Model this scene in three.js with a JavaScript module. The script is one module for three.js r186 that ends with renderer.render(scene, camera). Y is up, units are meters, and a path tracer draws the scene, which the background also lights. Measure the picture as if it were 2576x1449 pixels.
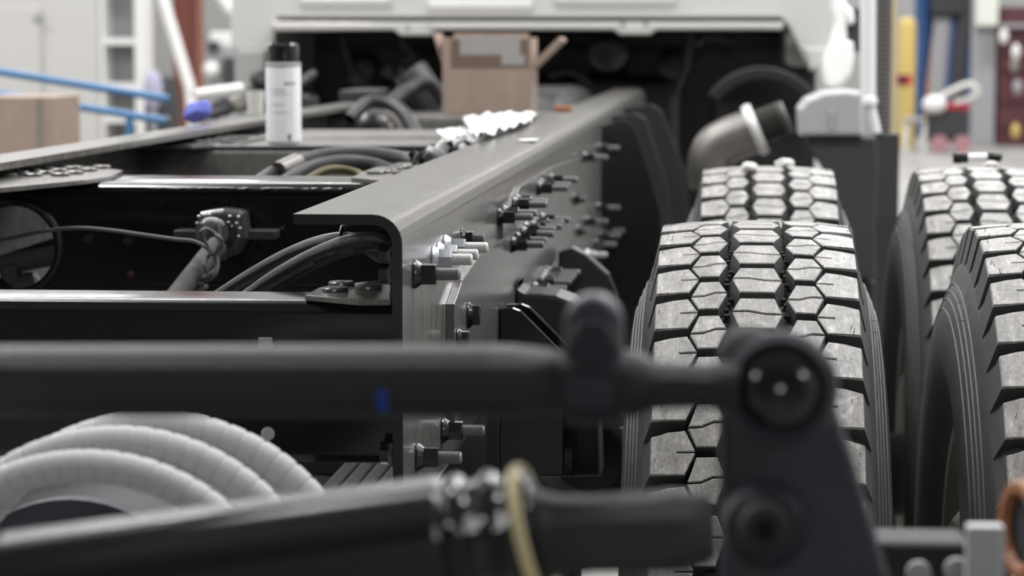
import * as THREE from 'three';
import { RoundedBoxGeometry } from 'three/addons/geometries/RoundedBoxGeometry.js';
import { mergeGeometries, toCreasedNormals } from 'three/addons/utils/BufferGeometryUtils.js';
import { RectAreaLightUniformsLib } from 'three/addons/lights/RectAreaLightUniformsLib.js';
import { createNoise2D, createNoise3D } from 'simplex-noise';

// ---------------------------------------------------------------- camera, exposure, ceiling lights
const IW = 2576, IH = 1449, F = 6440, VPX = 1845, VPY = 108, EYE = 1.26;
const PITCH = Math.atan((IH / 2 - VPY) / F), YAW = Math.atan(((VPX - IW / 2) / F) * Math.cos(PITCH));
const scene = new THREE.Scene();
const camera = new THREE.PerspectiveCamera((2 * Math.atan(IH / 2 / F) * 180) / Math.PI, IW / IH, 0.05, 120);
camera.rotation.order = 'YXZ';
camera.position.set(0, EYE, 0);
camera.rotation.set(-PITCH, YAW, 0);
camera.focus = 2.62;
camera.userData.fStop = 7.6;
scene.add(camera);
const renderer = new THREE.WebGLRenderer();
renderer.toneMapping = THREE.LinearToneMapping;
renderer.toneMappingExposure = 3.65;
renderer.shadowMap.enabled = true;
RectAreaLightUniformsLib.init();
scene.background = new THREE.Color(0x000000);
const LAMP_Y = 6.3, LAMP_POWER = 34;
const LAMP_SPOTS = [];
for (const z of [3.2, -3.7, -7.4, -12.5, -18, -24, -30, -35]) for (const x of [-8.5, -3.2, 2.1, 7.4]) if (z < 0 || Math.abs(x) > 5) LAMP_SPOTS.push([x, z]);

// ---------------------------------------------------------------- helpers
const V = (x, y, z) => new THREE.Vector3(x, y, z);
function ray(px, py) { return V((px - IW / 2) / F, (IH / 2 - py) / F, -1).applyEuler(new THREE.Euler(-PITCH, YAW, 0, 'YXZ')); }
const EYEV = V(0, EYE, 0);
const atZ = (px, py, z) => { const d = ray(px, py); return EYEV.clone().addScaledVector(d, -z / d.z); };   // on the plane z metres ahead
const onX = (px, py, x) => { const d = ray(px, py); return EYEV.clone().addScaledVector(d, x / d.x); };
const onY = (px, py, y) => { const d = ray(px, py); return EYEV.clone().addScaledVector(d, (y - EYE) / d.y); };
const mpp = (z) => z / F;                                             // metres per pixel at that distance
let seed = 7;
const rnd = (a = 0, b = 1) => { seed = (seed * 1664525 + 1013904223) >>> 0; return a + (b - a) * (seed / 4294967296); };
const n2 = createNoise2D(() => rnd()), n3 = createNoise3D(() => rnd());

const taken = {};
const numbered = (n) => { taken[n] = (taken[n] ?? -1) + 1; return taken[n] ? n + '_' + String(taken[n]).padStart(3, '0') : n; };
function tag(o, label, category, group) { o.userData.label = label; o.userData.category = category; if (group) o.userData.group = group; return o; }
function thing(name, label, category, group) { const g = new THREE.Group(); g.name = numbered(name); scene.add(g); return tag(g, label, category, group); }
function part(name, geo, mat, parent) {
  const m = new THREE.Mesh(Array.isArray(geo) ? merge(geo) : geo, mat);
  m.name = name; m.castShadow = m.receiveShadow = true; parent.add(m); return m;
}
function solo(name, geo, mat, label, category, group) { const m = part(numbered(name), geo, mat, scene); return tag(m, label, category, group); }
function struct(name, geo, mat) { const m = part(name, geo, mat, scene); m.userData.kind = 'structure'; return m; }
function merge(list) {
  return mergeGeometries(list.map((g) => {
    const h = g.index ? g.toNonIndexed() : g;
    for (const k of Object.keys(h.attributes)) if (!['position', 'normal', 'uv'].includes(k)) h.deleteAttribute(k);
    if (!h.attributes.uv) h.setAttribute('uv', new THREE.BufferAttribute(new Float32Array(h.attributes.position.count * 2), 2));
    return h;
  }));
}
// uv in metres, by the way each face points
function boxUV(g, s = 1) {
  const h = g.index ? g.toNonIndexed() : g, p = h.attributes.position, n = h.attributes.normal, uv = new Float32Array(p.count * 2);
  for (let i = 0; i < p.count; i++) {
    const ax = Math.abs(n.getX(i)), ay = Math.abs(n.getY(i)), az = Math.abs(n.getZ(i)), x = p.getX(i), y = p.getY(i), z = p.getZ(i);
    const [a, b] = ay >= ax && ay >= az ? [x, z] : ax >= az ? [z, y] : [x, y];
    uv[2 * i] = a * s; uv[2 * i + 1] = b * s;
  }
  h.setAttribute('uv', new THREE.BufferAttribute(uv, 2)); return h;
}
const box = (x0, x1, y0, y1, z0, z1, r = 0.002) => {
  const w = x1 - x0, h = y1 - y0, d = z1 - z0, q = Math.min(r, w / 2.05, h / 2.05, d / 2.05);
  return new RoundedBoxGeometry(w, h, d, r > 0.006 ? 3 : 1, q).translate((x0 + x1) / 2, (y0 + y1) / 2, (z0 + z1) / 2);
};
function along(g, a, b) {                                             // g runs up the y axis from 0; lay it from a towards b
  const q = new THREE.Quaternion().setFromUnitVectors(V(0, 1, 0), b.clone().sub(a).normalize());
  return g.applyQuaternion(q).translate(a.x, a.y, a.z);
}
const rod = (a, b, r0, r1 = r0, seg = 24) => along(new THREE.CylinderGeometry(r1, r0, a.distanceTo(b), seg).translate(0, a.distanceTo(b) / 2, 0), a, b);
const bar = (a, b, w, h = w) => along(new RoundedBoxGeometry(w, a.distanceTo(b), h, 1, Math.min(w, h) * 0.12).translate(0, a.distanceTo(b) / 2, 0), a, b);
const lathe = (pts, seg = 32) => new THREE.LatheGeometry(pts.map(([r, y]) => new THREE.Vector2(Math.max(r, 0), y)), seg);
const crease = (g, a = 0.6) => toCreasedNormals(g, a);
const turned = (pts, a, b, seg = 32, c = 0.5) => along(crease(lathe(pts, seg), c), a, b);
const tube = (pts, r, seg = 64, rs = 12, closed = false) => new THREE.TubeGeometry(new THREE.CatmullRomCurve3(pts, closed), seg, r, rs, closed);
function shapeOf(pts, holes = []) {
  const s = new THREE.Shape(pts.map((p) => new THREE.Vector2(p[0] ?? p.x, p[1] ?? p.y)));
  for (const [x, y, r] of holes) s.holes.push(new THREE.Path().absarc(x, y, r, 0, Math.PI * 2, true));
  return s;
}
const xy = (p) => [p.x, p.y];
// a plate that faces the camera side: outline in x,y, front face at z
function plateZ(pts, z, depth, bevel = 0.001, holes = [], seg = 2) {
  const g = new THREE.ExtrudeGeometry(shapeOf(pts, holes), { depth: depth - 2 * bevel, bevelEnabled: bevel > 0, bevelSize: bevel, bevelThickness: bevel, bevelOffset: -bevel, bevelSegments: seg, curveSegments: 20 });
  return g.translate(0, 0, z - depth + bevel);
}
const pxPlate = (px, z, depth, bevel, holes) => plateZ(px.map(([a, b]) => xy(atZ(a, b, z))), -z, depth, bevel, holes);
// a plate lying flat: outline in x,z, its top at y
function plateY(pts, y, t, bevel = 0.001, holes = []) {
  const g = new THREE.ExtrudeGeometry(shapeOf(pts.map((p) => [p[0] ?? p.x, -(p[1] ?? p.z)]), holes), { depth: t - 2 * bevel, bevelEnabled: bevel > 0, bevelSize: bevel, bevelThickness: bevel, bevelOffset: -bevel, bevelSegments: 2, curveSegments: 16 });
  return g.rotateX(-Math.PI / 2).translate(0, y - t + bevel, 0);
}
// a plate against the rail: outline in z,y, its outer face at x
function plateX(pts, x, t, bevel = 0.0008) {
  const g = new THREE.ExtrudeGeometry(shapeOf(pts.map(([z, y]) => [-z, y])), { depth: t - 2 * bevel, bevelEnabled: true, bevelSize: bevel, bevelThickness: bevel, bevelOffset: -bevel, bevelSegments: 2, curveSegments: 12 });
  return g.rotateY(Math.PI / 2).translate(x - t + bevel, 0, 0);
}
// a bent profile (x,y) drawn along z from z0 to z1
function profileZ(pts, z0, z1) {
  const g = new THREE.ExtrudeGeometry(shapeOf(pts), { depth: z1 - z0, bevelEnabled: false, steps: 1 }).translate(0, 0, z0);
  return crease(g, 0.6);
}
function profileX(pts, x0, x1) {                                      // outline in z,y drawn along x
  const g = new THREE.ExtrudeGeometry(shapeOf(pts.map(([z, y]) => [-z, y])), { depth: x1 - x0, bevelEnabled: false }).rotateY(Math.PI / 2).translate(x0, 0, 0);
  return crease(g, 0.6);
}
const arc = (cx, cy, r, a0, a1, n = 8) => Array.from({ length: n + 1 }, (_, i) => { const a = ((a0 + ((a1 - a0) * i) / n) * Math.PI) / 180; return [cx + r * Math.cos(a), cy + r * Math.sin(a)]; });

// ---------------------------------------------------------------- textures and materials
function noiseTex(size, fn, srgb = false) {
  const d = new Uint8Array(size * size * 4);
  for (let j = 0; j < size; j++) for (let i = 0; i < size; i++) {
    const c = fn(i / size, j / size), k = 4 * (j * size + i);
    if (Array.isArray(c)) { d[k] = c[0] * 255; d[k + 1] = c[1] * 255; d[k + 2] = c[2] * 255; } else d[k] = d[k + 1] = d[k + 2] = Math.max(0, Math.min(1, c)) * 255;
    d[k + 3] = 255;
  }
  const t = new THREE.DataTexture(d, size, size);
  t.wrapS = t.wrapT = THREE.RepeatWrapping; t.magFilter = t.minFilter = THREE.LinearFilter;
  if (srgb) t.colorSpace = THREE.SRGBColorSpace;
  t.needsUpdate = true; return t;
}
// tileable fractal noise on a torus of directions
function fbm(u, v, f, oct = 4) {
  let s = 0, a = 0.5;
  for (let o = 0; o < oct; o++, f *= 2, a *= 0.5) {
    const A = u * 2 * Math.PI, B = v * 2 * Math.PI, R = f / 6.283;
    s += a * (n3(Math.cos(A) * R, Math.sin(A) * R, Math.cos(B) * R + 7 * o) + n3(Math.sin(B) * R + 31, Math.cos(A) * R + 9 * o, Math.sin(A) * R)) * 0.5;
  }
  return s;
}
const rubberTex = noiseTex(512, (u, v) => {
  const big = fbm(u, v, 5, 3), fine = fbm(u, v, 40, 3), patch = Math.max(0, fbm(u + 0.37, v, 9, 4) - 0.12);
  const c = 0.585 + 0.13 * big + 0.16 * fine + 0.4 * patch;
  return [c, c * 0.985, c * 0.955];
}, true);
const grainTex = noiseTex(512, (u, v) => 0.5 + 0.5 * fbm(u, v, 60, 3));
const streakTex = noiseTex(512, (u, v) => 0.5 + 0.4 * fbm(u, v * 0.06, 24, 4));
const dustTex = noiseTex(512, (u, v) => { const c = 0.55 + 0.12 * fbm(u, v, 8, 5) + 0.1 * fbm(u, v, 70, 2); return [c, c * 0.98, c * 0.95]; }, true);
const woodTex = noiseTex(256, (u, v) => { const c = 0.62 + 0.05 * fbm(u, v, 6, 4) + 0.04 * fbm(u, v * 0.1, 50, 2); return [c, c * 0.87, c * 0.78]; }, true);
const floorTex = noiseTex(512, (u, v) => { const c = 0.6 + 0.12 * fbm(u, v, 6, 5); return [c, c * 0.985, c * 0.96]; }, true);
const rep = (t, s, s2 = s) => { const c = t.clone(); c.repeat.set(s, s2); c.needsUpdate = true; return c; };
const lin = (r, g, b) => new THREE.Color().setRGB(r, g, b);
const mat = (o) => new THREE.MeshPhysicalMaterial({ roughness: 0.5, metalness: 0, ...o });
const M = {
  frame: mat({ color: lin(0.02, 0.02, 0.02), roughness: 0.2, bumpMap: rep(streakTex, 3.0), bumpScale: 0.0001 }),
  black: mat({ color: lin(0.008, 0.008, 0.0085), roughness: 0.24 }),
  gloss: mat({ color: lin(0.007, 0.0072, 0.008), roughness: 0.16 }),
  satin: mat({ color: lin(0.016, 0.016, 0.017), roughness: 0.45 }),
  cast: mat({ color: lin(0.015, 0.016, 0.018), roughness: 0.5, bumpMap: rep(grainTex, 6), bumpScale: 0.0006 }),
  castBlue: mat({ color: lin(0.012, 0.015, 0.025), roughness: 0.5, bumpMap: rep(grainTex, 6), bumpScale: 0.0005 }),
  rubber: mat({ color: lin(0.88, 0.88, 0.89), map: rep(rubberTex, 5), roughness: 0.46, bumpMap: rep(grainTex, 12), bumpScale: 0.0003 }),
  sidewall: mat({ color: lin(0.05, 0.049, 0.048), roughness: 0.55 }),
  carcass: mat({ color: lin(0.035, 0.035, 0.035), roughness: 0.8 }),
  hose: mat({ color: lin(0.012, 0.012, 0.012), roughness: 0.28, bumpMap: rep(grainTex, 30, 6), bumpScale: 0.0008 }),
  greyHose: mat({ color: lin(0.42, 0.42, 0.42), roughness: 0.75 }),
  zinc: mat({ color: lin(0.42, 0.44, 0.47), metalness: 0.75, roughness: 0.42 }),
  zincBright: mat({ color: lin(0.62, 0.62, 0.61), metalness: 0.4, roughness: 0.5 }),
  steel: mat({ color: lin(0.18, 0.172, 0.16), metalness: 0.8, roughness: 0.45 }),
  rim: mat({ color: lin(0.42, 0.4, 0.36), metalness: 0.7, roughness: 0.4 }),
  chrome: mat({ color: lin(0.9, 0.91, 0.92), metalness: 0.3, roughness: 0.25 }),
  alu: mat({ color: lin(0.42, 0.425, 0.43), metalness: 0.3, roughness: 0.55 }),
  cab: mat({ color: lin(0.5, 0.492, 0.465), roughness: 0.3, clearcoat: 1, clearcoatRoughness: 0.06 }),
  cabSill: mat({ color: lin(0.3, 0.295, 0.28), roughness: 0.5 }),
  white: mat({ color: lin(0.7, 0.69, 0.67), roughness: 0.45 }),
  offWhite: mat({ color: lin(0.62, 0.61, 0.57), roughness: 0.6 }),
  paper: mat({ color: lin(0.62, 0.62, 0.62), roughness: 0.9 }),
  label: mat({ color: lin(0.82, 0.83, 0.85), roughness: 0.45 }),
  card: mat({ color: lin(0.95, 0.98, 1.0), map: rep(woodTex, 1.5), roughness: 0.85 }),
  cardTape: mat({ color: lin(0.16, 0.11, 0.085), roughness: 0.5 }),
  cardLabel: mat({ color: lin(0.33, 0.32, 0.31), roughness: 0.7 }),
  blue: mat({ color: lin(0.045, 0.14, 0.29), roughness: 0.45 }),
  blueRag: mat({ color: lin(0.13, 0.15, 0.5), roughness: 0.9 }),
  oxide: mat({ color: lin(0.24, 0.085, 0.06), roughness: 0.7 }),
  yellow: mat({ color: lin(0.5, 0.37, 0.11), roughness: 0.5 }),
  tie: mat({ color: lin(0.5, 0.43, 0.24), roughness: 0.5 }),
  orange: mat({ color: lin(0.3, 0.12, 0.05), roughness: 0.6 }),
  red: mat({ color: lin(0.42, 0.02, 0.04), roughness: 0.5 }),
  maroon: mat({ color: lin(0.075, 0.015, 0.022), roughness: 0.5 }),
  bluePaint: mat({ color: lin(0.015, 0.07, 0.42), roughness: 0.5 }),
  rope: mat({ color: lin(0.11, 0.105, 0.1), roughness: 0.8 }),
  canvas: mat({ color: lin(0.06, 0.058, 0.055), roughness: 0.75 }),
  concrete: mat({ color: lin(0.75, 0.75, 0.75), map: rep(floorTex, 0.35), roughness: 0.45 }),
  wall: mat({ color: lin(0.5, 0.49, 0.47), roughness: 0.8 }),
  wallDark: mat({ color: lin(0.13, 0.13, 0.13), roughness: 0.8 }),
  stud: mat({ color: lin(0.2, 0.2, 0.2), metalness: 0.5, roughness: 0.4 }),
  wallGrey: mat({ color: lin(0.3, 0.3, 0.29), roughness: 0.8 }),
  ceiling: mat({ color: lin(0.5, 0.5, 0.49), roughness: 0.9 }),
  grey: mat({ color: lin(0.28, 0.28, 0.29), roughness: 0.6 }),
  greyDark: mat({ color: lin(0.03, 0.03, 0.033), roughness: 0.6 }),
  tarp: mat({ color: lin(0.03, 0.09, 0.24), roughness: 0.7 }),
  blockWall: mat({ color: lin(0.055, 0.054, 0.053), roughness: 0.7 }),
  valve: mat({ color: lin(0.05, 0.05, 0.05), roughness: 0.22 }),
  fairing: mat({ color: lin(0.9, 0.895, 0.88), roughness: 0.35 }),
  ochre: mat({ color: lin(0.08, 0.066, 0.015), roughness: 0.6 }),
  tan: mat({ color: lin(0.2, 0.185, 0.165), roughness: 0.6 }),
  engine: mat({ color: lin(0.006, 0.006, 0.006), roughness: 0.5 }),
  lens: new THREE.MeshStandardMaterial({ color: 0xffffff, emissive: 0xffffff, emissiveIntensity: 24 }),
  lampGlow: new THREE.MeshStandardMaterial({ color: 0xffffff, emissive: 0xfff6ea, emissiveIntensity: 3 }),
};
M.frame.map = rep(dustTex, 3); M.frame.color = lin(0.42, 0.42, 0.42);

// ---------------------------------------------------------------- the hall
const HX0 = -13, HX1 = 11, HZ0 = -38, HZ1 = 9, HY = 7;
struct('floor', boxUV(new THREE.BoxGeometry(HX1 - HX0 + 0.4, 0.2, HZ1 - HZ0 + 0.4).translate((HX0 + HX1) / 2, -0.1, (HZ0 + HZ1) / 2)), M.concrete);
struct('ceiling', new THREE.BoxGeometry(HX1 - HX0 + 0.4, 0.2, HZ1 - HZ0 + 0.4).translate((HX0 + HX1) / 2, HY + 0.1, (HZ0 + HZ1) / 2), M.ceiling);
struct('wall_left', new THREE.BoxGeometry(0.2, HY, HZ1 - HZ0).translate(HX0 - 0.1, HY / 2, (HZ0 + HZ1) / 2), M.wall);
struct('wall_right', new THREE.BoxGeometry(0.2, HY, HZ1 - HZ0).translate(HX1 + 0.1, HY / 2, (HZ0 + HZ1) / 2), M.wall);
struct('wall_back', new THREE.BoxGeometry(HX1 - HX0, HY, 0.2).translate((HX0 + HX1) / 2, HY / 2, HZ0 - 0.1), M.wallGrey);
struct('wall_front', new THREE.BoxGeometry(HX1 - HX0, HY, 0.2).translate((HX0 + HX1) / 2, HY / 2, HZ1 + 0.1), M.wallDark);

const lamp0 = new THREE.Group();
{
  part('housing', box(-1.3, 1.3, 0.02, 0.12, -0.17, 0.17, 0.01), M.white, lamp0);
  part('tube', box(-1.25, 1.25, -0.02, 0.02, -0.12, 0.12, 0.01), M.lampGlow, lamp0);
  for (const x of [-1.1, 1.1]) part('hanger', rod(V(x, 0.12, 0), V(x, HY - LAMP_Y, 0), 0.008), M.grey, lamp0);
}
for (const [x, z] of LAMP_SPOTS) {
  const l = lamp0.clone(); l.name = numbered('ceiling_light'); scene.add(l); l.position.set(x, LAMP_Y, z);
  tag(l, 'long white strip light hanging from the hall ceiling', 'light', 'strip lights under the hall ceiling');
  const a = new THREE.RectAreaLight(0xfbfcff, LAMP_POWER, 2.5, 0.24);
  a.position.set(0, -0.03, 0); a.rotation.x = -Math.PI / 2; a.castShadow = true; l.add(a);
}

// ---------------------------------------------------------------- bolts and rivets
const hexPts = (r) => Array.from({ length: 6 }, (_, i) => [r * Math.cos((i * Math.PI) / 3 + 0.35), r * Math.sin((i * Math.PI) / 3 + 0.35)]);
const toX = (g) => g.rotateZ(-Math.PI / 2);                           // from the y axis to the x axis
const boltGeo = (() => {
  const flange = toX(crease(lathe([[0, 0], [0.0132, 0], [0.0136, 0.001], [0.0134, 0.0024], [0.0108, 0.0062], [0.0098, 0.0078], [0, 0.0078]], 28), 0.5));
  const nut = new THREE.ExtrudeGeometry(shapeOf(hexPts(0.0104)), { depth: 0.0145, bevelEnabled: true, bevelSize: 0.0008, bevelThickness: 0.0008, bevelOffset: -0.0008, bevelSegments: 2 }).rotateY(Math.PI / 2).translate(0.0065, 0, 0);
  const pr = [[0, 0]];
  for (let y = 0.02; y < 0.0425; y += 0.0017) pr.push([0.0054, y], [0.0061, y + 0.0005], [0.0061, y + 0.0008], [0.0054, y + 0.0013]);
  pr[0] = [0.0054, 0.018]; pr.push([0.0052, 0.0435], [0.0044, 0.0446], [0, 0.0446]);
  const stud = toX(crease(lathe(pr, 16), 0.35));
  const head = new THREE.ExtrudeGeometry(shapeOf(hexPts(0.0112)), { depth: 0.009, bevelEnabled: true, bevelSize: 0.001, bevelThickness: 0.001, bevelOffset: -0.001, bevelSegments: 2 }).rotateY(Math.PI / 2).translate(0.0065, 0, 0);
  return { flange, nut, stud, head };
})();
function bolt(parent, p, len, s, m = M.black, studMat = m, kind = 'bolt') {  // sticks out along +x from p
  const g = new THREE.Group(); g.name = kind; parent.add(g); g.position.copy(p);
  g.rotation.x = rnd(0, 1);
  if (kind === 'bolt_head') { part('washer_flange', boltGeo.flange, m, g); part('hex_head', boltGeo.head, m, g); g.scale.set(len / 0.0175, s, s); return g; }
  part('washer_flange', boltGeo.flange, m, g); part('nut', boltGeo.nut, m, g); part('threaded_stud', boltGeo.stud, studMat, g);
  g.scale.set(len / 0.0446, s, s); return g;
}
const rivetGeo = crease(lathe([[0, 0], [0.0126, 0], [0.013, 0.0008], [0.0128, 0.003], [0.0115, 0.0042], [0, 0.0048]], 24), 0.5);
function rivet(parent, p, s = 1, m = M.black) { const r = part('rivet', rivetGeo, m, parent); r.position.copy(p); r.scale.set(s, s, s); return r; }

// ---------------------------------------------------------------- frame rails
const RX = -0.298, RI = -0.398, TOP = 1.105, TH = 0.0095, RH = 0.31, RR = 0.027, RZ0 = -8.75, RZ1 = -2.3;
const railProfile = (s) => [                                          // s = 1 opens towards -x
  [0, TOP - RR], ...arc(-RR, TOP - RR, RR, 0, 90), [-(RX - RI), TOP], [-(RX - RI), TOP - TH], ...arc(-RR, TOP - RR, RR - TH, 90, 0),
  ...arc(-RR, TOP - RH + RR, RR - TH, 0, -90), [-(RX - RI), TOP - RH + TH], [-(RX - RI), TOP - RH], ...arc(-RR, TOP - RH + RR, RR, -90, 0)].map(([x, y]) => [s * x, y]);
const railR = thing('frame_rail', 'black steel frame rail with rows of flange bolts and nuts, alongside the tyres', 'frame rail');
const railGeo = boxUV(profileZ(railProfile(1), RZ0, RZ1).translate(RX, 0, 0));
// end faces coloured black, painting in the shade they have towards the camera
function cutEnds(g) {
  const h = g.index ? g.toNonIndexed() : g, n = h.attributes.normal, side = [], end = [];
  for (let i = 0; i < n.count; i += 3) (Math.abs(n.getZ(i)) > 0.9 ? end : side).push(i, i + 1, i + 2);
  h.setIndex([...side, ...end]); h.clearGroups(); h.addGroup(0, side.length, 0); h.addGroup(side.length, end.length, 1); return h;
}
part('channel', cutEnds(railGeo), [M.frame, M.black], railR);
const railL = thing('frame_rail', 'black steel frame rail opposite the tyres, running behind the spray can', 'frame rail');
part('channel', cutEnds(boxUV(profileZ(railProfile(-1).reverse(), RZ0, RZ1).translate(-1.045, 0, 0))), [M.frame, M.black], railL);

// reinforcing plates on the outer web
const PT = 0.009;
const wp = (px, py, x = RX) => { const p = onX(px, py, x); return [p.z, p.y]; };
{
  const a = wp(1122, 765), b = wp(1143, 705), c = wp(1190, 640), d = wp(1250, 600);
  part('reinforcing_plate', boxUV(plateX([a, b, c, d, [d[0], 0.86], [a[0], 0.86]].map(([z, y]) => [z, y]), RX + PT, PT, 0.0006)), M.frame, railR);
  const e = wp(1255, 555), f = wp(1300, 470), g = wp(1385, 420), h = wp(1470, 392);
  part('reinforcing_plate', boxUV(plateX([e, f, g, h, [h[0], 0.9], [e[0], 0.9]], RX + 0.0055, 0.0055, 0.0006)), M.frame, railR);
}
// [base px, py, tip px, radial scale, finish]
const BOLTS = [
  [1041, 689, 1162, 1.02, 0], [1088, 652, 1192, 1.0, 1], [1101, 640, 1206, 0.98, 1], [1117, 622, 1231, 0.98, 1],
  [1162, 600, 1220, 0.86, 0], [1252, 545, 1343, 0.98, 0], [1264, 536, 1352, 0.95, 0], [1288, 514, 1378, 0.98, 0], [1296, 507, 1381, 0.95, 0],
  [1351, 473, 1431, 0.98, 0], [1357, 465, 1436, 0.95, 0], [1381, 452, 1455, 0.98, 0],
  [1286, 615, 1371, 0.98, 0], [1297, 604, 1377, 0.96, 0], [1311, 588, 1396, 0.98, 0], [1318, 577, 1400, 0.96, 0], [1334, 570, 1416, 0.98, 0], [1341, 561, 1420, 0.96, 0], [1359, 553, 1435, 0.98, 0],
  [1443, 503, 1475, 1.1, 0], [1501, 522, 1560, 1, 0], [1471, 557, 1529, 1, 0], [1451, 582, 1480, 1.1, 0], [1512, 580, 1572, 1, 0], [1506, 592, 1561, 1, 0], [1494, 614, 1551, 1, 0], [1474, 640, 1528, 1, 1],
  [1465, 396, 1530, 1, 0], [1503, 372, 1559, 1, 0], [1530, 388, 1580, 0.9, 0], [1535, 556, 1591, 1, 0],
  [1372, 685, 1461, 0.9, 0], [1366, 693, 1452, 0.9, 0], [1361, 701, 1446, 0.9, 0], [1356, 709, 1439, 0.9, 0], [1340, 725, 1427, 0.9, 0],
  [1048, 1150, 1166, 1.0, 0], [1112, 1082, 1223, 1.0, 0],
];
for (const [bx, by, tx, s, fin] of BOLTS) {
  const off = bx > 1254 && bx < 1480 ? 0.0055 : bx > 1122 && by > 620 && bx < 1254 ? PT : 0;
  const p = onX(bx, by, RX + off), len = (tx - bx) * mpp(-p.z) * 0.985;
  const m = fin ? M.zinc : M.black;
  bolt(railR, p, len, s * (bx > 1240 ? 0.86 : 1), m, fin ? M.zincBright : M.stud);
}
bolt(railR, onX(1177, 793, RX + PT), 0.0145, 1.08, M.black, M.black, 'bolt_head');
bolt(railR, onX(1150, 853, RX + PT), 0.0135, 0.85, M.black, M.black, 'bolt_head');
// heads of the same bolts on the inner side of the web
for (const [px, py] of [[985, 690], [985, 1150], [985, 645]]) {
  const p = onX(px, py, RX - TH); p.z = -2.3145; const b = bolt(railR, p, 0.014, 1, M.gloss, M.gloss, 'bolt_head'); b.rotation.set(0, Math.PI, 0);
}

// ---------------------------------------------------------------- suspension hangers beside the rail
function hanger(name, label, px, z, depth, mtl = M.gloss, bevel = 0.0025) {
  const pts = px.map(([a, b]) => xy(atZ(a, b, z))), x0 = RX + (z < 3.3 ? PT + 0.0003 : z < 5 ? 0.0095 : 0.0003);
  const least = Math.min(...pts.map((p) => p[0]));
  for (const p of pts) if (p[0] < least + 0.012) p[0] = x0;           // the edge that is fixed to the rail
  return solo(name, boxUV(plateZ(pts, -z, depth, bevel)), mtl, label, 'bracket');
}
hanger('hanger_rib', 'thin black triangular rib with a shiny sloping edge, foremost of two under the bolts', [[1238, 776], [1290, 774], [1308, 781], [1420, 893], [1420, 1200], [1238, 1200]], 3.16, 0.008);
hanger('hanger_rib', 'thin black triangular rib with a dull sloping edge, hindmost of two under the bolts', [[1262, 765], [1312, 764], [1332, 772], [1445, 885], [1445, 1200], [1262, 1200]], 3.27, 0.008);
hanger('hanger_casting', 'black cast spring hanger with a thick wavy top edge beside the bolted rail', [[1283, 712], [1297, 728], [1322, 737], [1362, 738], [1400, 742], [1440, 758], [1475, 790], [1500, 850], [1510, 1200], [1283, 1200]], 3.44, 0.1, M.satin, 0.006);
{
  const arcPts = arc(1470, 770, 86, 10, 115, 14).map(([x, y]) => [x, 1540 - y]);
  hanger('hanger_disc', 'black rounded suspension ear behind the wavy hanger', [[1385, 1000], [1388, 660], [1398, 632], [1440, 622], [1475, 640], [1530, 690], [1552, 745], [1557, 820], [1557, 1000]], 4.25, 0.04, M.satin, 0.004);
}
hanger('bracket_plate', 'tall black plate with a curved shiny edge where the lit rail web ends', [[1516, 318], [1568, 300], [1590, 312], [1606, 345], [1640, 450], [1662, 530], [1667, 600], [1667, 900], [1516, 900]], 5.85, 0.012, M.gloss, 0.002);
const midPlate = hanger('bracket_plate', 'tall black plate with a rounded shoulder, second behind the lit rail web', [[1562, 292], [1600, 284], [1625, 300], [1680, 470], [1690, 560], [1690, 900], [1562, 900]], 6.4, 0.012, M.satin, 0.002);
hanger('bracket_plate', 'tall black plate with a rounded shoulder, hindmost behind the lit rail web', [[1590, 270], [1640, 262], [1665, 280], [1722, 430], [1735, 560], [1735, 900], [1590, 900]], 7.1, 0.012, M.satin, 0.002);

part('spacer_rod', [rod(V(-0.24, 1.0, -5.8621), V(-0.24, 1.0, -6.4), 0.008), rod(V(-0.24, 1.0, -6.412), V(-0.24, 1.0, -7.0999), 0.008)], M.satin, midPlate);

// ---------------------------------------------------------------- crossmembers
const XL = -1.035, XR = RX - TH - 0.0006;
function channelBeam(y1, z1, z0, h, t = 0.007, r = 0.014) {           // web towards the camera, flanges going back
  return [[z0, y1 - t], [z0, y1], ...arc(0, 0, r, 90, 0, 6).map(([a, b]) => [z1 - r + a, y1 - r + b]), ...arc(0, 0, r, 0, -90, 6).map(([a, b]) => [z1 - r + a, y1 - h + r + b]),
    [z0, y1 - h], [z0, y1 - h + t], [z1 - r, y1 - h + t], [z1 - t, y1 - h + r], [z1 - t, y1 - r], [z1 - r, y1 - t]];
}
{ // nearest crossmember, carrying the riveted gusset
  const c = thing('crossmember', 'black channel crossmember with a smooth glossy face and a three rivet gusset', 'crossmember');
  const y1 = 1.022;
  part('beam', boxUV(profileX(channelBeam(y1, -2.33, -2.42, 0.152, 0.007, 0.012), XL, XR)), M.gloss, c);
  const gy = y1 + 0.0056, g = [[767, 742], [801, 723], [966, 702], [986, 712], [985, 753], [901, 754]].map(([a, b]) => { const p = onY(a, b, gy); p.x = Math.min(p.x, XR - 0.001); return p; });
  const gp = part('gusset_plate', boxUV(plateY(g, gy, 0.0054, 0.0012)), M.frame, c);
  for (const [a, b] of [[842, 733], [859, 718], [926, 727]]) rivet(gp, onY(a, b, gy), 1.0, M.frame);
  const tp = atZ(668, 857, 2.325); part('tab', box(tp.x - 0.0065, tp.x + 0.0065, tp.y - 0.012, tp.y + 0.003, tp.z - 0.004, tp.z + 0.002, 0.001), M.grey, c);
  const hp = atZ(674, 1091, 2.329); part('plug', along(crease(lathe([[0, 0.003], [0.004, 0.0032], [0.0062, 0.002], [0.0068, 0], [0, 0]].reverse(), 24), 0.4), hp, hp.clone().add(V(0, 0, 1))), M.alu, c);
}
const C2Z = 3.3;
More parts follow.
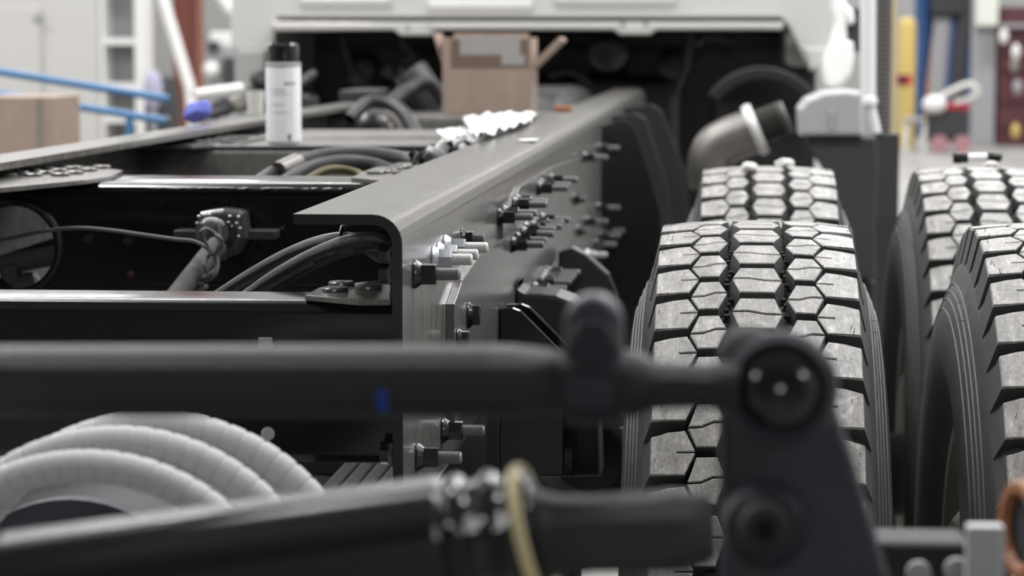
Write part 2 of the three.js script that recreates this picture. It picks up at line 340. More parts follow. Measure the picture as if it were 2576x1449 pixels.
{ // second crossmember with the holed web
  const c = thing('crossmember', 'black crossmember with a holed web and many riveted gussets at both ends', 'crossmember');
  const y1 = 1.077, hc = atZ(36, 622, C2Z), t = 0.008;
  const holes = [[hc.x, hc.y, 0.058]];
  for (const [a, b, r] of [[223, 600, 14], [325, 601, 14]]) { const p = atZ(a, b, C2Z); part('hole_rim', new THREE.TorusGeometry(r * mpp(C2Z), 0.0014, 8, 28).translate(p.x, p.y, p.z), M.gloss, c); part('painted_hole', new THREE.CircleGeometry(r * mpp(C2Z), 28).translate(p.x, p.y, p.z + 0.0004), M.engine, c); }  // dark disc on the solid web paints in the shade of a hole
  { const p = atZ(328, 690, C2Z), q = p.clone().add(V(0, 0, 1)); part('reflector', turned([[0, 0], [0.0055, 0], [0.0055, 0.002], [0.004, 0.003], [0, 0.0034]], p, q, 20), M.maroon, c); }
  const fl = [[-C2Z - 0.2, y1 - t], [-C2Z - 0.2, y1], ...arc(0, 0, 0.01, 90, 0, 6).map(([a, b]) => [-C2Z - 0.01 + a, y1 - 0.01 + b]), [-C2Z, y1 - 0.014], [-C2Z - t, y1 - 0.014], [-C2Z - t, y1 - t]];
  const low = [[-C2Z - 0.2, 0.8645], [-C2Z, 0.8645], [-C2Z, 0.8745], [-C2Z - 0.2, 0.8745]];
  part('beam', [boxUV(profileX(fl, XL, XR)), boxUV(profileX(low, XL, XR)), boxUV(plateZ([[XL, 0.8645], [XR, 0.8645], [XR, y1 - 0.012], [XL, y1 - 0.012]], -C2Z, t, 0.0006, holes))], M.gloss, c);
  part('hole_lip', new THREE.TorusGeometry(0.061, 0.0065, 12, 64).translate(hc.x, hc.y, -C2Z), M.satin, c);
  const w0 = atZ(372, 476, C2Z), w1 = atZ(860, 479, C2Z);
  part('weld_bead', tube(Array.from({ length: 40 }, (_, i) => w0.clone().lerp(w1, i / 39).add(V(0, rnd(-0.0006, 0.0006), 0.001 + rnd(0, 0.001)))), 0.0032, 120, 8), M.gloss, c);
  const l0 = atZ(390, 717, C2Z), l1 = atZ(960, 719, C2Z);
  part('pressed_rib', rod(l0, l1, 0.0035), M.gloss, c);
  // small bolts on the web
  for (const [a, b, r] of [[411, 516, 19], [568, 512, 20], [590, 514, 17], [453, 626, 11], [650, 624, 12], [466, 560, 8], [852, 700, 9], [836, 690, 7], [755, 480, 8]]) {
    const p = atZ(a, b, C2Z), k = r * mpp(C2Z), q = p.clone().add(V(0, 0, 1));
    const bl = part('web_bolt', along(crease(lathe([[0, k * 0.9], [k * 0.45, k * 0.85], [k * 0.6, k * 0.5], [k * 0.62, k * 0.3], [k * 0.95, k * 0.22], [k, 0], [0, 0]].reverse(), 20), 0.5), p, q), M.gloss, c);
  }
  const gy = y1 + 0.0066;
  const gL = part('gusset_plate', boxUV(plateY([onY(-60, 478, gy), onY(214, 452, gy), onY(285, 441, gy), onY(309, 428, gy), onY(180, 414, gy), onY(-60, 420, gy)].map((p) => { p.x = Math.max(p.x, XL + 0.002); return p; }), gy, 0.0064, 0.001)), M.frame, c);
  gL.userData.label = 'riveted gusset plate beside the far rail';
  for (const [a, b] of [[19, 443], [50, 438], [83, 443], [80, 430], [112, 437], [114, 425], [152, 442], [146, 431], [186, 437], [182, 425], [222, 430], [256, 423]]) rivet(gL, onY(a, b, gy), 1.0, M.frame);
  const gr = [onY(884, 446, gy), onY(985, 456, gy), onY(1060, 462, gy), onY(1160, 415, gy), onY(944, 420, gy), onY(915, 431, gy)].map((p) => { p.x = Math.min(p.x, XR - 0.001); return p; });
  const gR = part('gusset_plate', boxUV(plateY(gr, gy, 0.0064, 0.001)), M.frame, c);
  for (const [a, b] of [[944, 437], [962, 435], [978, 431], [992, 426], [1005, 421], [1015, 417], [1008, 437], [1035, 424]]) rivet(gR, onY(a, b, gy), 0.95, M.frame);
}
{ // third crossmember, the spray can stands on it
  const c = thing('crossmember', 'black double lipped crossmember that the spray can stands on', 'crossmember');
  const y1 = 1.0772;
  part('beam', boxUV(profileX(channelBeam(y1, -4.42, -4.86, 0.2, 0.008, 0.014), XL, XR)), M.frame, c);
  part('front_lip', rod(V(XL + 0.001, y1 - 0.002, -4.43), V(XR - 0.001, y1 - 0.002, -4.43), 0.007), M.black, c);
  const gy = y1 + 0.0066, gL = part('gusset_plate', boxUV(plateY([[XL + 0.002, -4.36], [-0.93, -4.36], [-0.88, -4.5], [-0.88, -4.8], [XL + 0.002, -4.9]], gy, 0.0064, 0.001)), M.frame, c);
  for (const [x, z] of [[-0.9, -4.5], [-0.9, -4.58], [-0.9, -4.66], [-0.93, -4.45], [-0.93, -4.53], [-0.93, -4.61], [-0.96, -4.5], [-0.96, -4.6], [-0.93, -4.7], [-0.96, -4.72]]) rivet(gL, V(x, gy, z), 1, M.satin);
}
{
  const c = thing('crossmember', 'narrow black crossmember behind the one with the spray can', 'crossmember');
  part('beam', boxUV(profileX(channelBeam(1.077, -5.02, -5.4, 0.16, 0.008, 0.018), XL, XR)), M.frame, c);
  const d = thing('crossmember', 'black crossmember between the rails under the small carton', 'crossmember');
  part('beam', boxUV(profileX(channelBeam(1.077, -6.52, -6.86, 0.18, 0.008, 0.018), XL, XR)), M.frame, d);
}

// ---------------------------------------------------------------- truck wheels
const TR = 0.5255, PITCHES = 51, PA = (Math.PI * 2) / PITCHES, PL = TR * PA;
function offsetPoly(p, d) {                                           // outward by d (p counter-clockwise)
  const n = p.length;
  return p.map((b, i) => {
    const a = p[(i + n - 1) % n], c = p[(i + 1) % n], e0 = [b[0] - a[0], b[1] - a[1]], e1 = [c[0] - b[0], c[1] - b[1]];
    const l0 = Math.hypot(...e0), l1 = Math.hypot(...e1), m0 = [e0[1] / l0, -e0[0] / l0], m1 = [e1[1] / l1, -e1[0] / l1];
    const k = 1 + m0[0] * m1[0] + m0[1] * m1[1], q = d / Math.max(k, 0.5);
    return [b[0] + (m0[0] + m1[0]) * q, b[1] + (m0[1] + m1[1]) * q];
  });
}
const crown = (u) => 0.007 * Math.pow(Math.abs(u) / 0.115, 2.2);
// a tread block: outline in mm (across, along), bent onto the tyre, its middle at the top of the wheel
function blockGeo(outline, draft, opt = {}) {
  let p = outline.map(([a, b]) => [(a * 0.956) / 1000, b / 1000]);
  if (THREE.ShapeUtils.area(p.map((q) => new THREE.Vector2(...q))) < 0) p = p.reverse();
  const c = 0.0011, top = offsetPoly(p, -c), base = offsetPoly(p, draft);
  const rings = [top.map((q) => [...q, 0]), p.map((q) => [...q, -c]), base.map((q) => [...q, -0.02])];
  if (opt.outer) rings[2] = rings[2].map((q) => (q[0] * opt.outer > 0.1035 ? [opt.outer * 0.119, q[1], -0.042] : q));
  if (opt.outer) rings[1] = rings[1].map((q) => (q[0] * opt.outer > 0.1035 ? [q[0], q[1], -0.003] : q));
  const tri = THREE.ShapeUtils.triangulateShape(top.map((q) => new THREE.Vector2(...q)), []);
  const pos = [], uv = [], du = opt.du ?? 0, dv = opt.dv ?? 0;
  const put = ([u, v, h]) => {
    const R = TR - crown(u) + h, a = v / TR;
    pos.push(u, R * Math.cos(a), -R * Math.sin(a)); uv.push(u + du + h * 0.5, v + dv + h * 0.7);
  };
  for (const t of tri) t.forEach((i) => put(rings[0][i]));
  for (let r = 0; r < 2; r++) for (let i = 0; i < p.length; i++) {
    const j = (i + 1) % p.length, A = rings[r][i], B = rings[r][j], C = rings[r + 1][j], D = rings[r + 1][i];
    [A, D, C, A, C, B].forEach(put);
  }
  const g = new THREE.BufferGeometry(), nTop = (tri.length + 2 * p.length) * 3;
  g.setAttribute('position', new THREE.Float32BufferAttribute(pos, 3)); g.setAttribute('uv', new THREE.Float32BufferAttribute(uv, 2));
  g.addGroup(0, nTop, 0); g.addGroup(nTop, pos.length / 3 - nTop, 1);
  g.computeVertexNormals(); return g;
}
const flip = (pts) => pts.map(([a, b]) => [-a, b]);
const OUT = {
  shoulder: [[-115, -25], [-78, -26], [-67, -2], [-67.4, -0.7], [-86, -0.7], [-86, 0.7], [-67.4, 0.7], [-67, 2], [-78, 26], [-96, 24.5], [-115, 20]],
  midLow: [[-65.5, -26.5], [-44, -26.5], [-34, 2.2], [-47, 2.4], [-60, -3.4], [-75, -4]],
  midUp: [[-74.5, -2], [-60, -1.4], [-47, 4.4], [-34.4, 4.3], [-43, 26.5], [-65, 26.5]],
  midLowR: [[43, -26.5], [65, -26.5], [75, 2.6], [60, 2.4], [47, -3.4], [33.6, -3.6]],
  midUpR: [[34, -1.6], [47, -1.4], [60, 4.4], [74.6, 4.6], [65.5, 26.5], [44, 26.5]],
  cenLow: [[-19.5, -26.5], [19.5, -26.5], [28.2, -3.5], [10, -3.2], [-10, 1.8], [-28, 1.6]],
  cenUp: [[-28, 3.6], [-10, 3.8], [10, -1.2], [28, -1.5], [19.5, 26.5], [-19.5, 26.5]],
};
// merge blocks but keep top faces and walls as two groups
function mergeTwo(list) {
  const take = (k) => list.map((g) => {
    const r = g.groups[k], h = new THREE.BufferGeometry();
    for (const n of ['position', 'normal', 'uv']) { const a = g.attributes[n]; h.setAttribute(n, new THREE.BufferAttribute(a.array.slice(r.start * a.itemSize, (r.start + r.count) * a.itemSize), a.itemSize)); }
    return h;
  });
  const A = mergeGeometries(take(0)), B = mergeGeometries(take(1)), g = mergeGeometries([A, B]), n = A.attributes.position.count;
  g.clearGroups(); g.addGroup(0, n, 0); g.addGroup(n, B.attributes.position.count, 1); return g;
}
const VARIANTS = 4;
const BLOCKS = Array.from({ length: VARIANTS }, (_, k) => {
  const o = { du: k * 0.213, dv: k * 0.377 };
  const pair = (a, b, d) => merge([blockGeo(a, d, o), blockGeo(b, d, o)]);
  return {
    shL: blockGeo(OUT.shoulder, 0.0008, { ...o, outer: -1 }), shR: blockGeo(flip(OUT.shoulder).reverse(), 0.0008, { ...o, dv: o.dv + 0.1, outer: 1 }),
    miL: [blockGeo(OUT.midLow, 0.0009, o), blockGeo(OUT.midUp, 0.0009, o)], miR: [blockGeo(OUT.midLowR, 0.0009, o), blockGeo(OUT.midUpR, 0.0009, o)],
    ce: [blockGeo(OUT.cenLow, 0.005, o), blockGeo(OUT.cenUp, 0.005, o)],
  };
});
// sipes are cut to two thirds of the depth: the two halves of a block meet below them
const floorGeo = (lo, up) => blockGeo([lo[0], lo[1], lo[2], up[4], up[5], lo[5]].map(([a, b]) => [a * 1, b]), 0.003).scale(1, 1, 1);
const carcassGeo = (() => {
  const half = [[0.0, TR - 0.0205], [0.096, TR - 0.0245], [0.11, TR - 0.034], [0.1165, TR - 0.046], [0.121, TR - 0.056], [0.123, TR - 0.0655]];
  const ridge = [0.074, 0.083, 0.092, 0.104];
  const w = (d) => 0.123 + 0.022 * Math.sin(Math.min(1, (d - 0.0655) / 0.075) * Math.PI / 2);
  for (let d = 0.07; d < 0.14; d += 0.003) {
    for (const r of ridge) if (r >= d && r < d + 0.003) half.push([w(r), TR - r + 0.0009], [w(r) + 0.0011, TR - r + 0.0003], [w(r) + 0.0011, TR - r - 0.0003], [w(r), TR - r - 0.0009]);
    half.push([w(d + 0.003), TR - d - 0.003]);
  }
  half.push([0.145, TR - 0.155], [0.141, TR - 0.175], [0.128, TR - 0.2], [0.118, TR - 0.222], [0.112, 0.287], [0.095, 0.284]);
  const full = [...half.slice().reverse().map(([u, r]) => [r, -u]), ...half.slice(1).map(([u, r]) => [r, u])];
  return toX(crease(lathe(full, 144), 0.45));
})();
const rimGeo = toX(crease(lathe([[0.284, -0.116], [0.291, -0.118], [0.292, -0.112], [0.281, -0.104], [0.272, -0.07], [0.262, -0.02], [0.262, 0.02], [0.272, 0.07], [0.281, 0.104], [0.292, 0.112], [0.291, 0.118], [0.284, 0.116],
  [0.276, 0.104], [0.264, 0.07], [0.254, 0.02], [0.254, -0.02], [0.264, -0.07], [0.276, -0.104], [0.284, -0.116]], 96), 0.5));
const discGeo = (s) => toX(crease(lathe([[0.256, s * 0.02], [0.256, s * 0.035], [0.235, s * 0.055], [0.2, s * 0.1], [0.17, s * 0.125], [0.11, s * 0.128], [0.11, s * 0.116], [0.165, s * 0.113], [0.19, s * 0.09], [0.225, s * 0.045], [0.24, s * 0.022]], 64), 0.5));
const ejectorGeo = new THREE.BoxGeometry(0.007, 0.006, 0.004);
function wheel(label, x, z, from, to, discSide, extra) {
  const w = thing('tire', label, 'tire', 'dual truck tires');
  w.position.set(x, TR, z);
  part('tire_carcass', carcassGeo, M.sidewall, w);
  part('rim', rimGeo, M.rim, w); part('wheel_disc', discGeo(discSide), M.rim, w);
  const rest = [];
  const lay = (name, g, a) => {
    const list = Array.isArray(g) ? g : [g];
    if (a > from && a < to) { const p = part(name, list.length > 1 ? (g.joined ??= mergeTwo(list)) : g, [M.rubber, M.blockWall], w); p.rotation.x = a; }
    else list.forEach((q) => rest.push(q.clone().rotateX(a)));
  };
  for (let i = 0; i < PITCHES; i++) {
    const a0 = i * PA > Math.PI ? i * PA - 2 * Math.PI : i * PA, k = BLOCKS[(i * 7) % VARIANTS], sh = 0.31 * PA, off = extra.phase ?? 0;
    const a = a0 + off;
    lay('shoulder_block', k.shL, a + sh); lay('shoulder_block', k.shR, a + sh + 0.1 * PA);
    lay('tread_block', k.miL, a + sh + PA / 2); lay('tread_block', k.miR, a + sh + 0.6 * PA);
    lay('tread_block', k.ce, a + sh + 0.03 * PA);
  }
  const r = part('tread_remainder', mergeTwo(rest), [M.rubber, M.blockWall], w); r.userData.kind = 'stuff';
  const ej = [];
  for (let i = 0; i < PITCHES * 6; i++) for (const s of [-1, 1]) {
    const a = (i / 6) * PA + 0.01, u = s * (0.03 + 0.0045 * Math.cos((i / 6) * Math.PI * 2));
    ej.push(ejectorGeo.clone().translate(u, TR - 0.0185, 0).rotateX(a));
  }
  const e = part('stone_ejectors', ej, M.carcass, w); e.userData.kind = 'stuff';
  // moulding hairs
  const hairs = [];
  for (let i = 0; i < 60; i++) {
    const a = rnd(from, to), s = rnd() < 0.5 ? -1 : 1, d = rnd(0.0, 0.11), u = s * (d < 0.05 ? rnd(0.096, 0.109) : 0.126 + 0.16 * (d - 0.05)), R = TR - (d < 0.05 ? crown(u) : d + 0.02);
    const p = V(u, R, 0), q = d < 0.05 ? V(u + rnd(-0.002, 0.002), R + rnd(0.003, 0.007), rnd(-0.002, 0.002)) : V(u + s * rnd(0.004, 0.009), R + rnd(-0.002, 0.001), 0);
    hairs.push(rod(p, q, 0.00045, 0.0003, 5).rotateX(a));
  }
  const h = part('moulding_hairs', hairs, M.carcass, w); h.userData.kind = 'stuff';
  return w;
}
const rad = (d) => (d * Math.PI) / 180;
wheel('truck tire with clean honeycomb tread blocks, inner of the rearmost pair beside the rail', 0.028, -3.02, rad(-9), rad(72), 1, { phase: 0.02 });
wheel('truck tire with two pale pebbles in its honeycomb tread, inner of the pair ahead', 0.06, -4.37, rad(-9), rad(40), 1, { phase: 0.04 });
wheel('truck tire with crusty specks on its tread, outer of the rearmost pair', 0.39, -3.02, rad(-9), rad(72), -1, { phase: 0.05 });
wheel('truck tire with honeycomb tread, outer of the pair ahead, beneath the small torch', 0.418, -4.37, rad(-9), rad(45), -1, { phase: 0.0 });
// drive axles between the wheels
for (const [z, label] of [[-3.02, 'black drive axle housing between the rearmost wheels'], [-4.37, 'black drive axle housing between the wheels ahead']]) {
  const a = thing('drive_axle', label, 'axle');
  part('axle_tube', turned([[0, 0], [0.075, 0], [0.075, 0.45], [0.23, 0.6], [0.25, 0.9], [0.23, 1.18], [0.075, 1.32], [0.07, 1.5], [0.07, 2.02], [0, 2.02]], V(-1.58, TR, z), V(1, TR, z), 40), M.satin, a);
  for (const x of [0.03]) part('brake_drum', turned([[0.08, 0], [0.19, 0], [0.2, 0.015], [0.2, 0.14], [0.08, 0.15]], V(x - 0.08, TR, z), V(1, TR, z), 48), M.satin, a);
  part('dark_gap_filler', box(-0.92, -0.42, 0.7, 0.792, z - 0.08, z + 0.06, 0.012), M.satin, a);  // dark block added to cover a gap that came out too bright
  part('spring_pad', box(-0.28, -0.18, 0.58, 0.66, z - 0.07, z + 0.07, 0.01), M.satin, a);
}
{ // brake chamber and air line under the rail
  const b = thing('brake_chamber', 'black round brake chamber in the shade behind the hangers', 'brake chamber');
  const c = atZ(1480, 1150, 3.55);
  part('can', turned([[0, 0], [0.05, 0], [0.075, 0.015], [0.08, 0.05], [0.085, 0.055], [0.085, 0.065], [0.08, 0.07], [0.075, 0.12], [0, 0.14]], c, c.clone().add(V(0, 0.1, -1)), 32), M.black, b);
  part('push_rod', rod(atZ(1563, 1075, 3.5), atZ(1577, 1230, 3.5), 0.003), M.steel, b);
  const p = atZ(1391, 1215, 3.0);
  const f = thing('grease_fitting', 'small shiny pin standing behind the lower clamp', 'pin');
  part('pin', turned([[0, 0], [0.004, 0], [0.004, 0.012], [0.003, 0.016], [0, 0.017]], p.clone().add(V(0, -0.05, 0)), p.clone().add(V(0, 1, 0)), 16), M.steel, f);
  part('stem', rod(p.clone().add(V(0, -0.2, 0)), p.clone().add(V(0, -0.045, 0)), 0.005), M.black, f);
}
// ---------------------------------------------------------------- foreground: steering linkage
const FZ = 1.2;
const fp = (x, y, z = FZ) => atZ(x, y, z), fm = FZ / F;
{
  const t = thing('tie_rod', 'blurred black tie rod tube with a clamp and a large round ball joint', 'tie rod');
  const a = fp(-500, 958), b = fp(1290, 958), r = 93 * fm;
  part('tube', turned([[0, 0], [r, 0], [r, a.distanceTo(b) * 0.97], [r * 0.99, a.distanceTo(b)], [r * 0.86, a.distanceTo(b) + 0.02], [0, a.distanceTo(b) + 0.02]], a, b, 40), M.cast, t);
  part('sleeve', turned([[0, 0], [r * 0.85, 0], [r * 0.85, 0.028], [r * 0.92, 0.034], [r * 0.92, 0.058], [r * 0.7, 0.066], [0, 0.066]], fp(1290, 962), fp(1700, 966), 40), M.cast, t);
  // clamp around the sleeve with its upright ear
  const cl = part('clamp', [along(crease(lathe([[r * 0.8, 0], [r * 1.12, 0], [r * 1.14, 0.002], [r * 1.14, 0.023], [r * 1.12, 0.025], [r * 0.8, 0.025]], 40), 0.5), fp(1425, 964), fp(1700, 964))], M.castBlue, t);
  const ec = fp(1491, 815, FZ - 0.012), er = 74 * fm;
  const ear = [...arc(ec.x, ec.y, er, 0, 180, 16), [ec.x - er, ec.y - 0.045], [ec.x + er, ec.y - 0.045]];
  part('clamp_ear', plateZ(ear, ec.z + 0.004, 0.026, 0.006, [], 4), M.castBlue, t);
  const bc = fp(1491, 870, FZ - 0.018);
  part('clamp_bolt', turned([[0, 0], [er * 0.86, 0], [er * 0.9, 0.002], [er * 0.86, 0.005], [er * 0.5, 0.0065], [0, 0.007]], bc.clone(), bc.clone().add(V(0, 0, 1)), 32), M.castBlue, t);
  const na = fp(1570, 968), nb = fp(1860, 972), nl = na.distanceTo(nb);
  part('neck', turned([[0, 0], [r * 0.78, 0], [r * 0.72, nl * 0.1], [r * 0.63, nl * 0.45], [r * 0.6, nl * 0.7], [r * 0.68, nl * 0.85], [r * 0.9, nl], [0, nl]], na, nb, 36), M.cast, t);
  const sc = fp(1962, 978, FZ), R = 148 * fm, up = sc.clone().add(V(0, 0.15, 1));
  const so = sc.clone().add(V(0, -0.0033, -0.022));
  part('ball_socket', turned([[0, 0], [R * 0.8, 0], [R * 0.96, 0.006], [R, 0.014], [R, 0.026], [R * 0.95, 0.031], [R * 0.8, 0.0335], [R * 0.72, 0.032], [R * 0.7, 0.024], [0, 0.024]], so, up, 56), M.castBlue, t);
  part('socket_lobe', new THREE.SphereGeometry(R * 0.5, 28, 20).scale(1, 0.9, 0.8).translate(sc.x - R * 0.55, sc.y + R * 0.62, sc.z - 0.006), M.cast, t);
  part('dust_cap', along(new THREE.SphereGeometry(R * 0.8, 48, 24, 0, Math.PI * 2, 0, 0.98).scale(1, 0.8, 1).translate(0, 0.0405 - R * 0.64, 0), so, up), M.gloss, t);
  const m0 = fp(958, 1012, FZ - 0.0185);
  const mk = part('paint_mark', plateZ([[m0.x - 0.0024, m0.y - 0.006], [m0.x + 0.0022, m0.y - 0.0065], [m0.x + 0.0024, m0.y + 0.006], [m0.x - 0.002, m0.y + 0.0055]], 0, 0.0012, 0.0004), M.bluePaint, t);
  mk.rotation.x = 0.62; mk.position.set(0, 0, 0);
  mk.geometry.translate(-m0.x, -m0.y, 0); mk.position.set(m0.x, m0.y, -FZ + 0.0158); mk.userData.label = 'blue paint stripe';
}
{
  const s = thing('steering_knuckle', 'blurred dark blue forged arm carrying the two ball joints', 'knuckle');
  const z = FZ + 0.024, P = (x, y) => xy(atZ(x, y, z));
  part('arm', boxUV(plateZ([P(1806, 1010), P(1860, 950), P(2085, 950), P(2108, 1040), P(2150, 1160), P(2235, 1449), P(2300, 1750), P(1830, 1750), P(1812, 1449)], -z, 0.03, 0.006, [], 4)), M.castBlue, s);
  const lc = atZ(1925, 1318, z), q = lc.clone().add(V(0, 0, 1)), R = 112 * z / F;
  part('lower_boss', turned([[0, 0], [R, 0], [R, 0.006], [R * 0.9, 0.012], [R * 0.66, 0.0145], [0, 0.0145]], lc, q, 48), M.castBlue, s);
  const nc = atZ(1922, 1322, z - 0.0145);
  part('castle_nut', turned([[0, 0], [R * 0.56, 0], [R * 0.56, 0.009], [R * 0.5, 0.0115], [R * 0.24, 0.0115], [R * 0.2, 0.009], [0, 0.009]], nc, nc.clone().add(V(0, 0, 1)), 24, 0.4), M.cast, s);
}
const SZ = 1.17;
{
  const d = thing('steering_damper', 'blurred black damper cylinder with ribbed boot, low across the foreground', 'damper');
  const P = (x, y) => atZ(x, y, SZ), k = SZ / F;
  const dir = P(1130, 1378).sub(P(20, 1518)).normalize(), at = (px) => { const a = P(20, 1518), b = P(1130, 1378); return a.lerp(b, (px - 20) / 1110); };
  const r = 186 * k, a = at(20), b = at(1132), L = a.distanceTo(b);
  part('cylinder', turned([[0, 0], [r * 0.94, 0], [r, 0.003], [r, L - 0.002], [r * 0.96, L], [0, L]], a, b, 56), M.black, d);
  part('end_cap', turned([[0, 0], [r * 0.9, 0], [r * 0.9, 0.04], [0, 0.04]], at(-200), at(30), 48), M.alu, d);
  const rings = [];
  const b0 = at(1132); let y = 0;
  const prof = [[0, 0], [r * 0.93, 0]];
  for (const c of [0.006, 0.0215, 0.0345]) prof.push([r * 0.9, c - 0.005], [r * 0.99, c - 0.002], [r * 1.0, c], [r * 0.99, c + 0.002], [r * 0.88, c + 0.0055]);
  prof.push([r * 0.72, 0.044], [0, 0.044]);
  part('boot', along(crease(lathe(prof, 48), 0.9), b0, b0.clone().add(dir)), M.gloss, d);
  const ra = at(1352), rr = 98 * k, re = P(1800, 1330), rl = ra.distanceTo(re);
  part('piston_rod', turned([[0, 0], [rr * 1.25, 0], [rr * 1.05, rl * 0.12], [rr * 1.0, rl * 0.3], [rr * 1.08, rl * 0.8], [rr * 0.9, rl * 0.95], [rr * 0.72, rl], [0, rl]], ra, re, 44), M.cast, d);
  const tc = at(1338);
  const tie = part('cable_tie', new THREE.TorusGeometry(r * 0.985, 0.0021, 10, 72).scale(1, 1, 1.4), M.tie, d);
  tie.quaternion.setFromUnitVectors(V(0, 0, 1), dir.clone().add(V(0, 0.12, 0.06)).normalize()); tie.position.copy(tc); tie.userData.label = 'yellowish cable tie';
}
{ // what carries the linkage, below the picture
  const b = thing('axle_beam', 'black steel beam carrying the steering arm on two floor stands', 'beam');
  part('beam', box(-0.75, 0.55, 0.8, 0.93, -1.32, -1.2, 0.01), M.cast, b);
  for (const x of [-0.6, 0.4]) { part('stand_post', box(x - 0.03, x + 0.03, 0.02, 0.8, -1.29, -1.23, 0.004), M.greyDark, b); part('stand_foot', box(x - 0.15, x + 0.15, 0, 0.02, -1.41, -1.11, 0.003), M.greyDark, b); }
}
{ // coil of grey hose
  const c = thing('hose_coil', 'coil of grey ribbed hose behind the damper cylinder', 'hose');
  const z = 1.72, k = z / F, loops = [[300, 1500, 418, 0.0, 48], [285, 1560, 455, -0.03, 52], [330, 1520, 425, 0, 48]];
  const defs = [[385, 1590, 515, 515, 1.82, 45], [292, 1628, 515, 515, 1.75, 45], [212, 1688, 515, 515, 1.68, 45]];
  for (const [cx, cy, rx, ry, zz, rt] of defs) {
    const pts = Array.from({ length: 40 }, (_, i) => { const a = (i / 40) * Math.PI * 2; return atZ(cx + rx * Math.cos(a), cy - ry * Math.sin(a), zz + 0.02 * Math.sin(a * 0.5)); });
    const curve = new THREE.CatmullRomCurve3(pts, true), N = 1440, g = new THREE.TubeGeometry(curve, N, 1, 14, true), p = g.attributes.position, rr = rt * zz / F;
    const fr = curve.getSpacedPoints(N);
    for (let i = 0; i < p.count; i++) {
      const s = Math.floor(i / 15), o = fr[s % N], v = V(p.getX(i), p.getY(i), p.getZ(i)).sub(o).normalize();
      const u = ((s % N) / N) * 72, rib = Math.min(1, Math.abs((u % 1) - 0.5) * 8);
      v.multiplyScalar(rr * (0.9 + 0.1 * rib)).add(o); p.setXYZ(i, v.x, v.y, v.z);
    }
    g.computeVertexNormals(); part('loop', g, M.greyHose, c);
  }
  const hb = atZ(200, 1600, 1.9);
  part('reel', turned([[0, 0], [0.105, 0], [0.11, 0.004], [0.11, 0.02], [0, 0.025]], hb, hb.clone().add(V(0, 0, 1)), 48), M.castBlue, c);
  part('reel_stand', box(hb.x - 0.05, hb.x + 0.05, 0, hb.y, -1.95, -1.9, 0.005), M.greyDark, c);
}
{ // lower right corner
  const b = thing('cross_bar', 'blurred dark bar crossing low in front of the wheel gap', 'bar');
  const p0 = atZ(2195, 1362, 1.45), p1 = atZ(2455, 1362, 1.45);
  part('bar', box(p0.x, p1.x - 0.004, p0.y - 0.035, p0.y, -1.495, -1.45, 0.004), M.cast, b);
  part('post', box(p1.x - 0.05, p1.x - 0.01, 0, p0.y - 0.034, -1.49, -1.455, 0.003), M.greyDark, b);
  for (const [x, y] of [[2310, 1440], [2405, 1432]]) { const q = atZ(x, y, 1.435); part('bolt_end', turned([[0, 0], [0.007, 0], [0.007, 0.006], [0, 0.008]], q, q.clone().add(V(0, 0, 1)), 20), M.grey, b); }
  const l = thing('steel_block', 'blurred light grey metal block beside the orange ring', 'block');
  const q0 = atZ(2430, 1449, 1.36), q1 = atZ(2528, 1325, 1.36);
  part('block', boxUV(box(q0.x, q1.x, q0.y - 0.06, q1.y, -1.372, -1.36, 0.002)), M.alu, l);
  part('base', box(q0.x - 0.02, q1.x + 0.05, 0, q0.y - 0.06, -1.43, -1.35, 0.003), M.greyDark, l);
  const o = thing('hub_ring', 'blurred orange rimmed hub ring standing at the edge', 'hub');
  const c = atZ(2556, 1335, 1.44), e = c.clone().add(V(0.95, 0, -0.28));
  part('ring', turned([[0.019, 0.004], [0.022, 0], [0.027, 0], [0.0285, 0.002], [0.0285, 0.007], [0.027, 0.009], [0.019, 0.009]], c, e, 56), M.orange, o);
  part('drum', turned([[0.0, 0.007], [0.019, 0.007], [0.028, 0.0095], [0.031, 0.012], [0.031, 0.06], [0, 0.06]], c, e, 56), M.alu, o);
  part('bore', turned([[0, 0.0062], [0.0188, 0.0062], [0.0188, 0.0068], [0, 0.0068]], c, e, 40), M.greyDark, o);
  part('pedestal', box(c.x + 0.012, c.x + 0.05, 0, c.y - 0.03, -1.49, -1.45, 0.003), M.greyDark, o);
}

// ---------------------------------------------------------------- things inside the frame
const hoseAt = (px, z, r, extra = {}) => {
  const pts = px.map(([x, y, zz]) => atZ(x, y, zz ?? z));
  return tube(pts, r, extra.seg ?? 90, extra.rs ?? 14);
};
solo('air_hose', boxUV(hoseAt([[480, 800, 2.66], [565, 742, 2.64], [640, 694, 2.62], [720, 650, 2.6], [800, 618, 2.57], [862, 607, 2.55], [905, 611, 2.56], [960, 640, 2.7]], 2.6, 0.0098)), M.hose, 'black rubber air hose arching under the rail flange, hindmost of two', 'hose', 'air hoses under the rail flange');
solo('air_hose', boxUV(hoseAt([[560, 800, 2.56], [635, 745, 2.54], [700, 700, 2.52], [780, 655, 2.5], [860, 622, 2.47], [930, 607, 2.45], [980, 615, 2.43], [1000, 640, 2.425]], 2.5, 0.0105)), M.hose, 'black rubber air hose arching under the rail flange, foremost of two', 'hose', 'air hoses under the rail flange');
{
  const c = thing('hose_clip', 'glossy black clip holding the hoses under the rail flange', 'clip');
  const p = atZ(955, 566, 2.45); p.y = TOP - TH - 0.0056;
  part('clip_body', crease(new THREE.SphereGeometry(0.0055, 20, 14).scale(1.6, 1, 1).translate(p.x, p.y, p.z), 1), M.gloss, c);
  const q = atZ(862, 607, 2.55);
  part('clip_band', new THREE.TorusGeometry(0.0145, 0.0022, 10, 30).rotateY(Math.PI / 2).translate(q.x, q.y, q.z), M.gloss, c);
  part('clip_strap', rod(p, q.clone().add(V(0, 0.0155, 0)), 0.0022), M.gloss, c);
}
